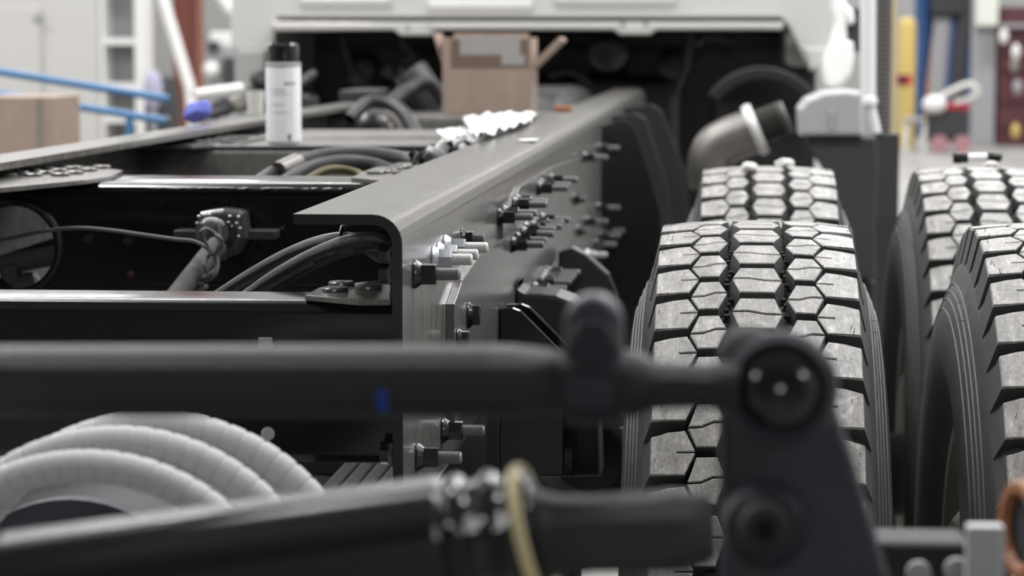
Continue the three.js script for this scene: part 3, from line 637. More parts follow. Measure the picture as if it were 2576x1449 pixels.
{ // saddle bracket on the second crossmember
  const s = thing('valve_saddle', 'shiny black valve block with two side wings on the holed crossmember', 'valve');
  const z = C2Z - 0.05, P = (x, y, d = z) => atZ(x, y, d);
  const pts = [[500, 534], [530, 528], [560, 525], [600, 530], [612, 536], [616, 560], [622, 600], [600, 640], [572, 652], [548, 652], [500, 610], [492, 570]].map(([a, b]) => xy(P(a, b)));
  part('body', plateZ(pts, -z, 0.046, 0.011, [], 5), M.valve, s);
  part('dome', turned([[0.014, 0], [0.022, 0.006], [0.021, 0.018], [0.014, 0.026], [0, 0.028]], P(538, 590, z + 0.005), P(538, 590, z + 0.005).add(V(0, 0.25, 1)), 28, 1.2), M.valve, s);
  for (const [x0, x1] of [[430, 500], [606, 690]]) { const a = P(x0, 580), b = P(x1, 606); part('wing', box(a.x, b.x, b.y, a.y, -C2Z + 0.0008, -z - 0.012, 0.003), M.valve, s); }
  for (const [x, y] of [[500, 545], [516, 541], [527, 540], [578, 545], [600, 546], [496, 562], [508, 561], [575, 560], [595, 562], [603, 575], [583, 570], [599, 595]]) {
    const p = P(x, y, z - 0.001); part('screw_glint', new THREE.SphereGeometry(0.0024, 10, 8).translate(p.x, p.y, p.z), M.zinc, s);  // pale zinc balls put in for the white highlight points on the valve
  }
  part('strap', pxPlate([[548, 600], [570, 600], [566, 655], [540, 660]], z - 0.004, 0.006, 0.001), M.canvas, s);
}
{
  const h = thing('wrapped_hose', 'grey canvas wrapped hose leaning below the valve block', 'hose');
  const pts = [[548, 618, 3.2], [520, 650, 3.18], [488, 690, 3.15], [452, 735, 3.12], [410, 790, 3.08]].map(([x, y, z]) => atZ(x, y, z));
  part('hose_body', tube(pts, 0.0135, 40, 18), M.canvas, h);
  const w = thing('lashing_rope', 'thin grey rope strung from the frame hole and knotted round the wrapped hose', 'rope');
  const line = [[-40, 612, 3.24], [40, 596, 3.22], [120, 580, 3.2], [200, 574, 3.19], [280, 580, 3.18], [360, 591, 3.17], [440, 602, 3.16], [490, 608, 3.155], [520, 624, 3.15], [535, 640, 3.15]];
  part('line', tube(line.map(([x, y, z]) => atZ(x, y, z)), 0.0026, 160, 8), M.rope, w);
  const Z = 3.14;
  const loops = [
    [[535, 640], [512, 600], [506, 582], [518, 576], [540, 588], [552, 612], [540, 640]],
    [[540, 640], [556, 625], [555, 600], [546, 592]],
    [[535, 632], [520, 650], [514, 668], [520, 690], [505, 706]],
    [[538, 642], [545, 670], [528, 690], [512, 700], [520, 705], [540, 692], [548, 665], [544, 645]],
    [[505, 706], [470, 702], [455, 715], [480, 722], [505, 715], [520, 722], [490, 735], [440, 730], [420, 742]],
    [[425, 738], [450, 722], [486, 712], [512, 714]],
    [[432, 733], [466, 728], [500, 731], [508, 724]],
  ];
  for (const l of loops) part('loop', tube(l.map(([x, y], i) => atZ(x, y, Z + 0.006 * Math.sin(i * 2.1))), 0.0026, 60, 8), M.rope, w);
}
{ // pale castings seen through the big hole
  const a = thing('axle_casting', 'pale metal casting glimpsed through the big round hole', 'casting');
  const P = (x, y, z = 3.46) => atZ(x, y, z);
  part('arm', rod(P(0, 668), P(160, 628), 0.014, 0.02), M.tan, a);
  part('lug', turned([[0, 0], [0.022, 0], [0.026, 0.008], [0.016, 0.035], [0, 0.04]], P(40, 735), P(120, 700), 24), M.tan, a);
  part('mount', box(-1.02, -0.9, 0.8752, P(0, 700).y, -3.49, -3.455, 0.01), M.tan, a);
  part('upright', box(-1.005, -0.98, 0.8752, P(0, 660).y, -3.49, -3.44, 0.006), M.tan, a);
}
{ // hoses behind the second crossmember
  const yl = [[640, 470, 3.75], [690, 436, 3.8], [740, 412, 3.85], [800, 396, 3.9], [880, 388, 3.92], [960, 392, 3.92], [1020, 402, 3.9], [1060, 420, 3.85], [1140, 455, 3.8]];
  const up = thing('air_hose', 'black hose with its highlights put in as a steel band, arching behind the riveted crossmember', 'hose');
  part('hose_body', hoseAt(yl, 3.9, 0.0125), M.hose, up); part('sleeve', rod(atZ(700, 431, 3.795), atZ(748, 409, 3.845), 0.0145), M.steel, up);  // steel band stands for highlights along the plain dark hose
  solo('air_hose', hoseAt([[700, 470, 3.7], [780, 424, 3.78], [860, 408, 3.82], [930, 414, 3.84], [1010, 440, 3.82]], 3.8, 0.0115), M.hose, 'plain black hose arching low behind the riveted crossmember', 'hose');
  const y = thing('yellow_cable', 'yellow cable end below the arching hoses', 'cable');
  part('cable', hoseAt([[760, 460, 3.7], [820, 428, 3.74], [860, 426, 3.76], [900, 436, 3.76], [940, 470, 3.7]], 3.7, 0.006), M.ochre, y);
}
// fittings strung along the inner side of the right rail
{
  const list = [[1065, 408, 3.75, 0.018], [1048, 402, 3.8, 0.014], [1100, 392, 3.95, 0.022], [1085, 385, 4.0, 0.013], [1130, 378, 4.1, 0.017], [1155, 370, 4.25, 0.016], [1120, 362, 4.3, 0.012], [1160, 358, 4.35, 0.014]];
  list.forEach(([x, y, z, r], i) => {
    const f = thing('air_fitting', 'small dark air line fitting along the rail edge below the white rags', 'fitting', 'air fittings along the rail edge');
    const p = atZ(x, y, z), q = p.clone().add(V(rnd(-1, 1), rnd(0.2, 1), rnd(-0.6, 0.6)));
    part('body', turned([[0, -r], [r * 0.6, -r], [r * 0.65, -r * 0.2], [r * 0.9, -r * 0.1], [r * 0.9, r * 0.3], [r * 0.5, r * 0.4], [r * 0.45, r], [0, r]], p, q, 18), i % 3 === 2 ? M.alu : M.black, f);
    part('stem', [rod(p, V(p.x, 1.06, p.z), 0.005), rod(V(p.x, 1.06, p.z), V(RX - TH - 0.0006, 1.06, p.z), 0.005)], M.black, f);
  });
}
{ // dark lines added in the lower flange to darken a bright area
  const y = TOP - RH + TH;
  for (let i = 0; i < 5; i++) {
    const r = 0.0085, x = -0.33 - i * 0.0172, pts = [];
    for (let k = 0; k <= 12; k++) pts.push(V(x + (i > 0 && i < 4 ? 0 : 0.0004 * Math.sin(k * 1.3 + i)), y + r + 0.0003, -2.47 - k * 0.3));
    solo('added_dark_line', tube(pts, r, 60, 10), M.hose, 'black line added to darken the bottom flange of the rail', 'hose', 'added dark lines in the bottom flange');
  }
}
// spray can
{
  const c = thing('spray_can', 'pale grey spray can with a black cap standing on a crossmember', 'spray can');
  const b = onY(714, 358, 1.0795), z = -b.z, r = 44.5 * mpp(z), y0 = 1.0786;
  c.position.set(b.x, y0, b.z);
  const H = (358 - 165) * mpp(z);
  part('body', crease(lathe([[0, 0], [r * 0.93, 0], [r, 0.003], [r, H - 0.004], [r * 0.985, H], [0, H]], 48), 0.5), M.label, c);
  part('shoulder', crease(lathe([[r * 0.98, H], [r * 1.02, H + 0.001], [r * 1.02, H + 0.004], [r * 0.99, H + 0.006], [r * 0.96, H + 0.008], [0, H + 0.009]], 48), 0.5), M.grey, c);
  const cap = part('cap', [crease(lathe([[0, H + 0.008], [r * 0.89, H + 0.008], [r * 0.89, H + 0.032], [r * 0.86, H + 0.0385], [r * 0.76, H + 0.042], [0, H + 0.042]], 48), 0.5), box(-r * 0.22, -r * 0.08, H + 0.01, H + 0.04, r * 0.82, r * 0.92, 0.001)], M.gloss, c);
  const prints = [[0.2, 0.9, 0.76, 0.8], [-0.5, 0.3, 0.69, 0.705], [-0.5, 0.5, 0.64, 0.652], [-0.5, 0.2, 0.5, 0.51], [-0.4, 0.5, 0.4, 0.41]];
  for (const [a0, a1, h0, h1] of prints) {
    const g = new THREE.CylinderGeometry(r + 0.0003, r + 0.0003, (h1 - h0) * H, 16, 1, true, a0, a1 - a0).translate(0, ((h0 + h1) / 2) * H, 0);
    part('print_band', g, M.alu, c);
  }
  part('print_mark', new THREE.CylinderGeometry(r + 0.0003, r + 0.0003, 0.012, 8, 1, true, 0.42, 0.16).translate(0, 0.011, 0), M.greyDark, c);
}
// open carton on the rail end
{
  const c = thing('cardboard_box', 'small open brown carton with dark tape and grey labels on the frame', 'box');
  const z = 6.58, a = atZ(1113, 287, z), b = atZ(1337, 95, z), y0 = 1.0776, d = 0.2, t = 0.004;
  const x0 = a.x, x1 = b.x, y1 = b.y;
  part('front_wall', boxUV(box(x0, x1, y0, y1, -z - t, -z, 0.001)), M.card, c);
  part('rear_wall', boxUV(box(x0, x1, y0, y1, -z - d, -z - d + t, 0.001)), M.card, c);
  part('side_wall', boxUV(box(x0, x0 + t, y0, y1, -z - d + t, -z - t, 0.001)), M.card, c);
  part('side_wall', boxUV(box(x1 - t, x1, y0, y1, -z - d + t, -z - t, 0.001)), M.card, c);
  part('bottom', boxUV(box(x0 + t, x1 - t, y0, y0 + t, -z - d + t, -z - t, 0.001)), M.card, c);
  const fp0 = (px, py, zz) => atZ(px, py, zz);
  const fl = part('flap', boxUV(new THREE.BoxGeometry(0.06, t, d - 0.01).translate(0.03, 0, 0)), M.card, c); fl.position.set(x1 + 0.001, atZ(1328, 168, z).y, -z - d / 2); fl.rotation.z = 0.77; fl.scale.set(1.7, 3, 1);
  const fl2 = part('flap', boxUV(new THREE.BoxGeometry(0.055, t, d - 0.01).translate(-0.0275, 0, 0)), M.card, c); fl2.position.set(x0 + 0.001, atZ(1113, 160, z).y, -z - d / 2); fl2.rotation.z = -1.26; fl2.scale.x = 1.5;
  const fr = part('flap', boxUV(new THREE.BoxGeometry(x1 - x0 - 0.03, 0.05, t)), M.card, c); fr.position.set((x0 + x1) / 2 - 0.008, y1 - 0.012, -z - d - 0.01); fr.rotation.x = -0.15;
  const p = (px, py) => atZ(px, py, z);
  const q = (n, m, xa, ya, xb, yb, o) => { const A = p(xa, yb), B = p(xb, ya); part(n, box(A.x, B.x, A.y, B.y, -z + 0.0002, -z + o, 0.0001), m, c); };
  q('tape', M.cardTape, 1134, 98, 1330, 172, 0.0006); q('paper_label', M.cardLabel, 1157, 92, 1308, 138, 0.001); q('paper_label', M.cardLabel, 1262, 138, 1320, 163, 0.001);
}
// white rags on the rail
{
  const r = thing('paper_rag', 'crumpled bright white paper rags lying on the rail top', 'rag');
  const sheet = (px, seedA, h, y = TOP + 0.0015) => {
    const o = px.map(([a, b]) => onY(a, b, y)), s = shapeOf(o.map((p) => [p.x, -p.z])), bb = new THREE.Box2().setFromPoints(s.getPoints());
    const N = 30, vs = [], ix = [], c = bb.getCenter(new THREE.Vector2());
    const P = s.getPoints();
    // polar grid out to the outline
    for (let i = 0; i <= N; i++) for (let j = 0; j < 64; j++) {
      const t = (j / 64) * P.length, k = Math.floor(t) % P.length, e = P[k].clone().lerp(P[(k + 1) % P.length], t % 1), q = c.clone().lerp(e, i / N);
      const n = Math.abs(n2(q.x * 14 + seedA, q.y * 4)) + 0.25 * Math.abs(n2(q.x * 34 + seedA, q.y * 10));
      vs.push(q.x, y + h * n * (1 - 0.35 * (i / N)) + (i === N ? 0.0 : 0), -q.y);
    }
    for (let i = 0; i < N; i++) for (let j = 0; j < 64; j++) { const a = i * 64 + j, b = i * 64 + ((j + 1) % 64); ix.push(a, b, a + 64, b, b + 64, a + 64); }
    const g = new THREE.BufferGeometry(); g.setAttribute('position', new THREE.Float32BufferAttribute(vs, 3)); g.setIndex(ix); g.computeVertexNormals(); return g;
  };
  const w = M.paper; w.side = THREE.DoubleSide;
  part('sheet', sheet([[1165, 306], [1230, 300], [1290, 296], [1350, 300], [1320, 322], [1262, 340], [1215, 356], [1185, 345]], 3, 0.026), w, r);
  part('sheet', sheet([[1098, 334], [1140, 328], [1200, 322], [1260, 330], [1230, 350], [1190, 362], [1150, 360], [1120, 352]], 11, 0.014, TOP - 0.012), w, r);
  solo('paper_scrap', sheet([[1300, 352], [1330, 349], [1358, 350], [1345, 353], [1318, 355]], 21, 0.002), w, 'thin white paper scrap lying alone on the rail top', 'paper');
}
// small things near the carton and further along the frame
solo('orange_tag', box(...(() => { const p = onY(1416, 258, TOP + 0.02); return [p.x - 0.02, p.x + 0.02, TOP + 0.0005, TOP + 0.012, p.z - 0.02, p.z + 0.02, 0.002]; })()), M.orange, 'small orange tag lying on the rail beside the carton', 'tag');
{
  const f = thing('air_tank', 'black round topped tank between the rails behind the spray can', 'tank');
  const c = atZ(945, 300, 6.2);
  part('shell', turned([[0, 0], [0.035, 0.004], [0.058, 0.02], [0.066, 0.045], [0.066, 0.3], [0.04, 0.34], [0, 0.35]], V(c.x, c.y - 0.04, -6.05), V(c.x, c.y - 0.04, -7), 36), M.black, f);
  part('strap', new THREE.TorusGeometry(0.067, 0.005, 8, 40).translate(c.x, c.y - 0.04, -6.16), M.tan, f);
  part('leg', box(c.x - 0.03, c.x + 0.03, 0.9, c.y - 0.09, -6.3, -6.2), M.black, f);
  const m = thing('muffler_can', 'dark tilted cylinder beside the small carton', 'cylinder');
  part('can', turned([[0, 0], [0.045, 0], [0.05, 0.006], [0.05, 0.2], [0.045, 0.21], [0, 0.21]], atZ(1135, 335, 7.1), atZ(1050, 208, 7.1), 32), M.satin, m);
  solo('coolant_hose', tube([V(-0.92, 1.098, -6.55), V(-0.9, 1.1, -6.68), V(-0.86, 1.135, -6.8), V(-0.81, 1.15, -6.84), V(-0.77, 1.098, -6.84)], 0.02, 60, 14), M.satin, 'thick dark hose looping beside the small carton', 'hose');
  part('hose', hoseAt([[880, 300, 5.95], [930, 258, 6.0], [980, 262, 6.0], [1020, 290, 5.95], [1050, 340, 5.9]], 5.9, 0.016), M.satin, f);
  const g = thing('engine', 'black engine, gearbox and air equipment in the dark under the cab', 'engine');
  part('gearbox', [box(-0.85, -0.45, 0.55, 1.12, -8.6, -7.4, 0.08), turned([[0, 0], [0.1, 0], [0.14, 0.05], [0.24, 0.2], [0, 0.2]], V(-0.67, 0.9, -7.2), V(-0.67, 0.9, -8), 32), box(XL - 0.0004, XR + 0.0005, 0.88, 0.95, -8, -7.9, 0.004)], M.satin, g);
}

// ---------------------------------------------------------------- cab
const CZ = 8.8;
{
  const c = thing('truck_cab', 'cream white truck cab with its rear panel above the frame', 'cab');
  const P = (px) => px.map(([a, b]) => xy(atZ(a, b, CZ)));
  part('rear_panel', plateZ(P([[578, -1500], [2098, -1500], [2098, 100], [2088, 168], [2040, 176], [2022, 150], [1985, 70], [1965, 46], [700, 46], [688, 70], [688, 130], [600, 130], [580, 120]]), -CZ, 0.06, 0.012, [], 3), M.cab, c);
  part('lower_lip', plateZ(P([[690, 56], [1972, 56], [1965, 76], [1652, 76], [1636, 88], [1562, 88], [1546, 76], [1100, 76], [1086, 90], [1014, 90], [996, 76], [700, 78]]), -CZ + 0.06, 0.05, 0.008, [], 3), M.cab, c);
  for (const [x, y] of [[1025, 66], [1081, 66], [1566, 60], [1625, 60]]) { const p = atZ(x, y, CZ - 0.062); part('lip_hole', turned([[0, 0], [0.007, 0], [0.007, 0.003], [0, 0.003]], p, p.clone().add(V(0, 0, 1)), 14), M.grey, c); }
  // pressed beads on the panel
  for (const [x0, x1, y] of [[760, 985, 4], [1080, 1340, 18], [1400, 1700, 2]]) part('pressed_bead', rod(atZ(x0, y, CZ + 0.026), atZ(x1, y, CZ + 0.026), 0.036, 0.036, 48), M.cab, c);
  part('rear_sill', plateZ(P([[596, 126], [668, 126], [664, 180], [650, 224], [604, 224], [598, 180]]), -CZ + 0.01, 0.05, 0.008), M.cabSill, c);
  part('rear_sill', plateZ(P([[2022, 120], [2090, 120], [2082, 168], [2036, 178], [2030, 150]]), -CZ + 0.012, 0.05, 0.008), M.cab, c);
  const l = atZ(578, 40, CZ), r = atZ(2098, 40, CZ);
  part('body', box(l.x, r.x, 1.36, 3.4, -11.2, -CZ - 0.06, 0.04), M.cab, c);
  part('side_skirt', box(l.x, l.x + 0.1, 0.7, 1.36, -11.2, -CZ - 0.06, 0.02), M.cabSill, c);
  part('side_skirt', box(r.x - 0.16, r.x - 0.02, 1.18, 1.36, -11.2, -CZ - 0.06, 0.02), M.cabSill, c);
  part('firewall', box(l.x + 0.1, r.x - 0.02, 0.1, 1.36, -10.1, -10.0, 0.01), M.engine, c);
  part('floor_pan', box(l.x + 0.1, r.x - 0.02, 1.345, 1.365, -10.05, -CZ - 0.06, 0.002), M.engine, c);
}
{ // dark machinery under the cab
  const e = scene.getObjectByName('engine');
  const A = (n, x, y, z, r, l = 0.2, m = M.engine) => { const p = atZ(x, y, z); part(n, turned([[0, 0], [r * 0.6, r * 0.08], [r * 0.9, r * 0.3], [r, r * 0.6], [r, l], [0, l]], p, p.clone().add(V(0, 0, -1)), 32, 0.9), m, e); };
  A('air_can', 1525, 132, 9.0, 0.068); A('air_can', 1185, 200, 9.2, 0.05); A('air_can', 900, 170, 9.2, 0.06); A('air_can', 1690, 160, 9.3, 0.06);
  part('engine_mount', box(-0.72, -0.62, 0.0, 0.72, -9.6, -9.5), M.engine, e);
  part('block', box(-1.3, -0.2, 0.7, 1.14, -9.9, -9.35, 0.05), M.engine, e);
  for (const l of [[[700, 110], [760, 190], [800, 260]], [[860, 90], [880, 160], [930, 220]], [[1010, 100], [1040, 150], [1000, 190], [960, 175]], [[1380, 190], [1440, 180], [1490, 215]], [[1735, 90], [1720, 170], [1690, 250]], [[1745, 95], [1800, 90], [1850, 105]]])
    part('pipe', hoseAt(l.map(([x, y]) => [x, y, 9.1]), 9.1, 0.014, { seg: 30, rs: 8 }), M.engine, e);
  for (const [x, y] of [[1023, 150], [980, 172], [1010, 175], [1740, 88], [1755, 105]]) { const p = atZ(x, y, 9.0); part('fitting', new THREE.SphereGeometry(0.016, 12, 8).translate(p.x, p.y, p.z), M.black, e); }
  const a = thing('inner_fender', 'black arched inner fender under the cab corner', 'fender');
  const o = atZ(1915, 330, 8.6), R0 = 0.215, R1 = 0.175;
  part('arch', plateZ([...arc(o.x, o.y, R0, 35, 145, 18), ...arc(o.x, o.y, R1, 145, 35, 18)], -8.5, 0.25, 0.006), M.engine, a);
  part('stay', box(o.x - 0.15, o.x + 0.15, 0.5, o.y + 0.1, -8.74, -8.7), M.engine, a);
}
// exhaust beside the cab
{
  const x = thing('exhaust_elbow', 'dull metal exhaust elbow with a pale clamp ring behind the tyres', 'exhaust');
  const Z = 6.6, P = (a, b, z = Z) => atZ(a, b, z);
  part('elbow', tube([[1790, 470], [1785, 420], [1800, 375], [1835, 352], [1880, 335], [1900, 328]].map(([a, b]) => P(a, b)), 0.058, 40, 28), M.steel, x);
  const d0 = P(1885, 333), d1 = P(1960, 300);
  part('clamp_ring', turned([[0.05, -0.012], [0.066, -0.012], [0.07, 0], [0.066, 0.012], [0.05, 0.012]], P(1900, 326), d1, 36), M.zincBright, x);
  const pr = [[0, 0]]; for (let i = 0; i < 18; i++) pr.push([0.041, i * 0.0045 + 0.001], [0.046, i * 0.0045 + 0.003]); pr.push([0, 0.082]);
  part('flex_pipe', turned(pr, P(1905, 324), P(2000, 285), 32), M.steel, x);
  part('outlet', tube([P(1966, 299), P(1974, 296), P(1981, 293)], 0.042, 10, 24), M.alu, x);
  part('hanger', box(P(1795, 470).x - 0.02, P(1795, 470).x + 0.02, 0, P(1795, 460).y, -6.7, -6.6, 0.004), M.black, x);
  const b = thing('exhaust_box', 'grey sheet metal exhaust box on a black stand beside the cab', 'exhaust box');
  const q0 = P(2012, 342, 6.5), q1 = P(2168, 232, 6.5);
  part('shell', plateZ([[2012, 342], [2010, 275], [2030, 250], [2075, 232], [2130, 228], [2168, 232], [2172, 342]].map(([a, c]) => xy(P(a, c, 6.5))), -6.5, 0.3, 0.012, [], 4), M.alu, b);
  part('rib', box(P(2088, 300, 6.49).x, P(2096, 300, 6.49).x, P(0, 322, 6.5).y, P(0, 272, 6.5).y, -6.5, -6.492, 0.002), M.alu, b);
  part('stand', pxPlate([[2035, 346], [2205, 346], [2210, 420], [2200, 560], [2205, 700], [2120, 700], [2105, 480], [2040, 380]], 6.52, 0.26, 0.006), M.greyDark, b);
  part('stand_leg', box(P(2120, 700, 6.6).x, P(2200, 700, 6.6).x, 0, P(0, 690, 6.6).y, -6.75, -6.55, 0.005), M.greyDark, b);
  const s = thing('exhaust_stack', 'upright chrome exhaust stack with a perforated brown heat shield', 'exhaust');
  const S = 7.0, s0 = P(2183, 262, S), s1 = P(2183, -300, S);
  part('pipe', rod(s0, s1, 0.021, 0.021, 32), M.chrome, s);
  part('collar', turned([[0.02, 0], [0.027, 0.004], [0.025, 0.02], [0.02, 0.024]], P(2183, 264, S), P(2183, 200, S), 28), M.chrome, s);
  part('lower_pipe', rod(P(2206, 335, S), P(2190, 262, S), 0.012, 0.012, 20), M.chrome, s);
  const h0 = P(2200, 335, S + 0.03), h1 = P(2252, -300, S + 0.03), rx = (h1.x - h0.x) / 2;
  part('heat_shield', new THREE.CylinderGeometry(rx, rx, h1.y - h0.y, 32).translate((h0.x + h1.x) / 2, (h0.y + h1.y) / 2, -S - 0.06), M.tan, s);
  const lou = [];
  for (let y = h0.y + 0.01; y < h1.y - 0.01; y += 0.013) for (const a of [-0.75, -0.25, 0.25, 0.75]) lou.push(new THREE.BoxGeometry(0.009, 0.006, 0.004).translate(0, 0, rx).rotateY(a).translate((h0.x + h1.x) / 2, y, -S - 0.06));
  const L = part('louvres', lou, M.greyDark, s); L.userData.kind = 'stuff';
  part('foot', box(h0.x - 0.01, h1.x + 0.02, 0, h0.y, -S - 0.12, -S, 0.004), M.greyDark, s);
}
{
  const f = thing('white_fairing', 'glossy white pin shaped fairing hanging beside the cab corner', 'fairing');
  const z = 8.3, pts = [[2096, -200], [2124, -200], [2126, 0], [2146, 25], [2150, 55], [2146, 62], [2130, 64], [2132, 102], [2147, 106], [2148, 150], [2140, 190], [2118, 218], [2092, 228], [2074, 215], [2068, 180], [2070, 150], [2086, 110], [2098, 60], [2092, 20]];
  const curve = new THREE.CatmullRomCurve3(pts.map(([a, b]) => atZ(a, b, z)), true, 'catmullrom', 0.2).getSpacedPoints(120);
  part('shell', plateZ(curve.map((p) => [p.x, p.y]), -z, 0.09, 0.018, [], 4), M.fairing, f);
  part('bracket', pxPlate([[2128, 20], [2165, 20], [2165, 130], [2128, 130]], z + 0.03, 0.05, 0.004), M.greyDark, f);
}

// ---------------------------------------------------------------- background, left
{
  const Z = 22;
  const P = (x, y, z = Z) => atZ(x, y, z);
  const wx = P(246, 0).x;
  struct('wall_partition', new THREE.BoxGeometry(wx - HX0, 4.5, 0.2).translate((wx + HX0) / 2, 2.25, -Z - 0.1), M.wall);
  const d = part('door_1', box(HX0 + 5.5, P(104, 0).x, 0, P(0, 18).y, -Z, -Z + 0.06, 0.02), M.wall, scene); d.userData.kind = 'structure';
  const hn = P(97, 44, Z - 0.08); part('door_handle', box(hn.x - 0.03, hn.x + 0.03, hn.y - 0.03, hn.y + 0.03, -Z + 0.06, -Z + 0.1, 0.01), M.grey, d);
  const s = thing('shelf_rack', 'white open shelf rack standing against the white partition', 'shelf');
  const a = P(250, 0), b = P(336, 0), e = P(364, 0);
  part('upright', box(b.x, e.x, 0, 3, -Z - 0.3, -Z, 0.01), M.white, s); part('upright', box(wx + 0.01, wx + 0.05, 0, 3, -Z - 0.3, -Z, 0.01), M.white, s);
  for (const y of [104, 216, 300, -60]) part('shelf', box(wx + 0.05, b.x, P(0, y + 9).y, P(0, y - 8).y, -Z - 0.3, -Z, 0.005), M.white, s);
  part('back_panel', box(wx + 0.05, b.x, 0, 3, -Z - 0.33, -Z - 0.3, 0.005), M.grey, s);
  const g = struct('wall_inner', new THREE.BoxGeometry(6, 5, 0.2).translate(P(560, 0, 27).x + 1.2, 2.5, -27.1), M.wallGrey);
  const l = thing('ladder_rail', 'white slanted pole leaning beside the red brown column', 'pole');
  part('pole', rod(P(392, -60, 20), P(478, 225, 20), 0.045), M.white, l); part('pole_foot', rod(P(478, 225, 20), V(P(500, 320, 20).x, 0, -20), 0.045), M.white, l);
  const c = thing('steel_column', 'red brown painted steel column beside the cab', 'column');
  const c0 = P(440, 0, 23), c1 = P(503, 0, 23);
  part('web', box(c0.x, c1.x, 0, HY, -23.03, -23, 0.004), M.oxide, c);
  part('flange', box(c0.x, c0.x + 0.025, 0, HY, -23.15, -22.9, 0.004), M.oxide, c); part('flange', box(c1.x - 0.025, c1.x, 0, HY, -23.15, -22.9, 0.004), M.oxide, c);
  // clutter between column and cab
  const k = thing('machine_stack', 'grey and dark machine parts stacked between column and cab', 'machine');
  part('body', box(P(508, 0, 21).x, P(600, 0, 21).x, 0, P(0, 118, 21).y, -21.6, -21.2, 0.03), M.grey, k);
  part('upper_case', box(P(508, 0, 21).x, P(560, 0, 21).x, P(0, 118, 21).y, P(0, 80, 21).y, -21.6, -21.3, 0.02), M.white, k);
  part('dark_panel', box(P(510, 0, 21).x, P(540, 0, 21).x, P(0, 130, 21).y, P(0, 103, 21).y, -21.2, -21.15, 0.01), M.greyDark, k);
  part('dark_panel', box(P(548, 0, 21).x, P(598, 0, 21).x, P(0, 210, 21).y, P(0, 145, 21).y, -21.2, -21.15, 0.01), M.greyDark, k);
  part('lens', new THREE.SphereGeometry(0.07, 16, 12).translate(P(522, 175, 21).x, P(0, 175, 21).y, -21.15), M.white, k);
  const pp = thing('ceiling_duct', 'pale slanted duct above the machine parts', 'duct');
  part('duct', rod(P(520, -60, 20), P(585, 30, 20), 0.05), M.white, pp); part('stay', rod(P(520, -60, 20), V(P(520, 0, 20).x, HY, -20), 0.02), M.grey, pp);
  // drum and bags beside the rack
  const t = thing('rubber_drum', 'dark round drum in front of the grey inner wall', 'drum');
  part('drum', turned([[0, 0], [0.12, 0], [0.13, 0.02], [0.13, 0.8], [0.1, 1.0], [0, 1.02]], V(P(405, 0, 19).x, 0, -19), V(P(405, 0, 19).x, 1, -19), 28, 0.9), M.greyDark, t);
  const w = thing('cloth_bundle', 'pale lilac bundle of cloth hanging beside the dark drum', 'cloth');
  const wc = P(385, 225, 18.6); part('bundle', new THREE.SphereGeometry(0.09, 20, 14).scale(0.8, 1.6, 0.7).translate(wc.x, wc.y, wc.z), mat({ color: lin(0.35, 0.34, 0.45), roughness: 0.9 }), w);
  part('post', rod(V(wc.x, 0, wc.z), V(wc.x, wc.y - 0.1, wc.z), 0.02), M.grey, w);
}
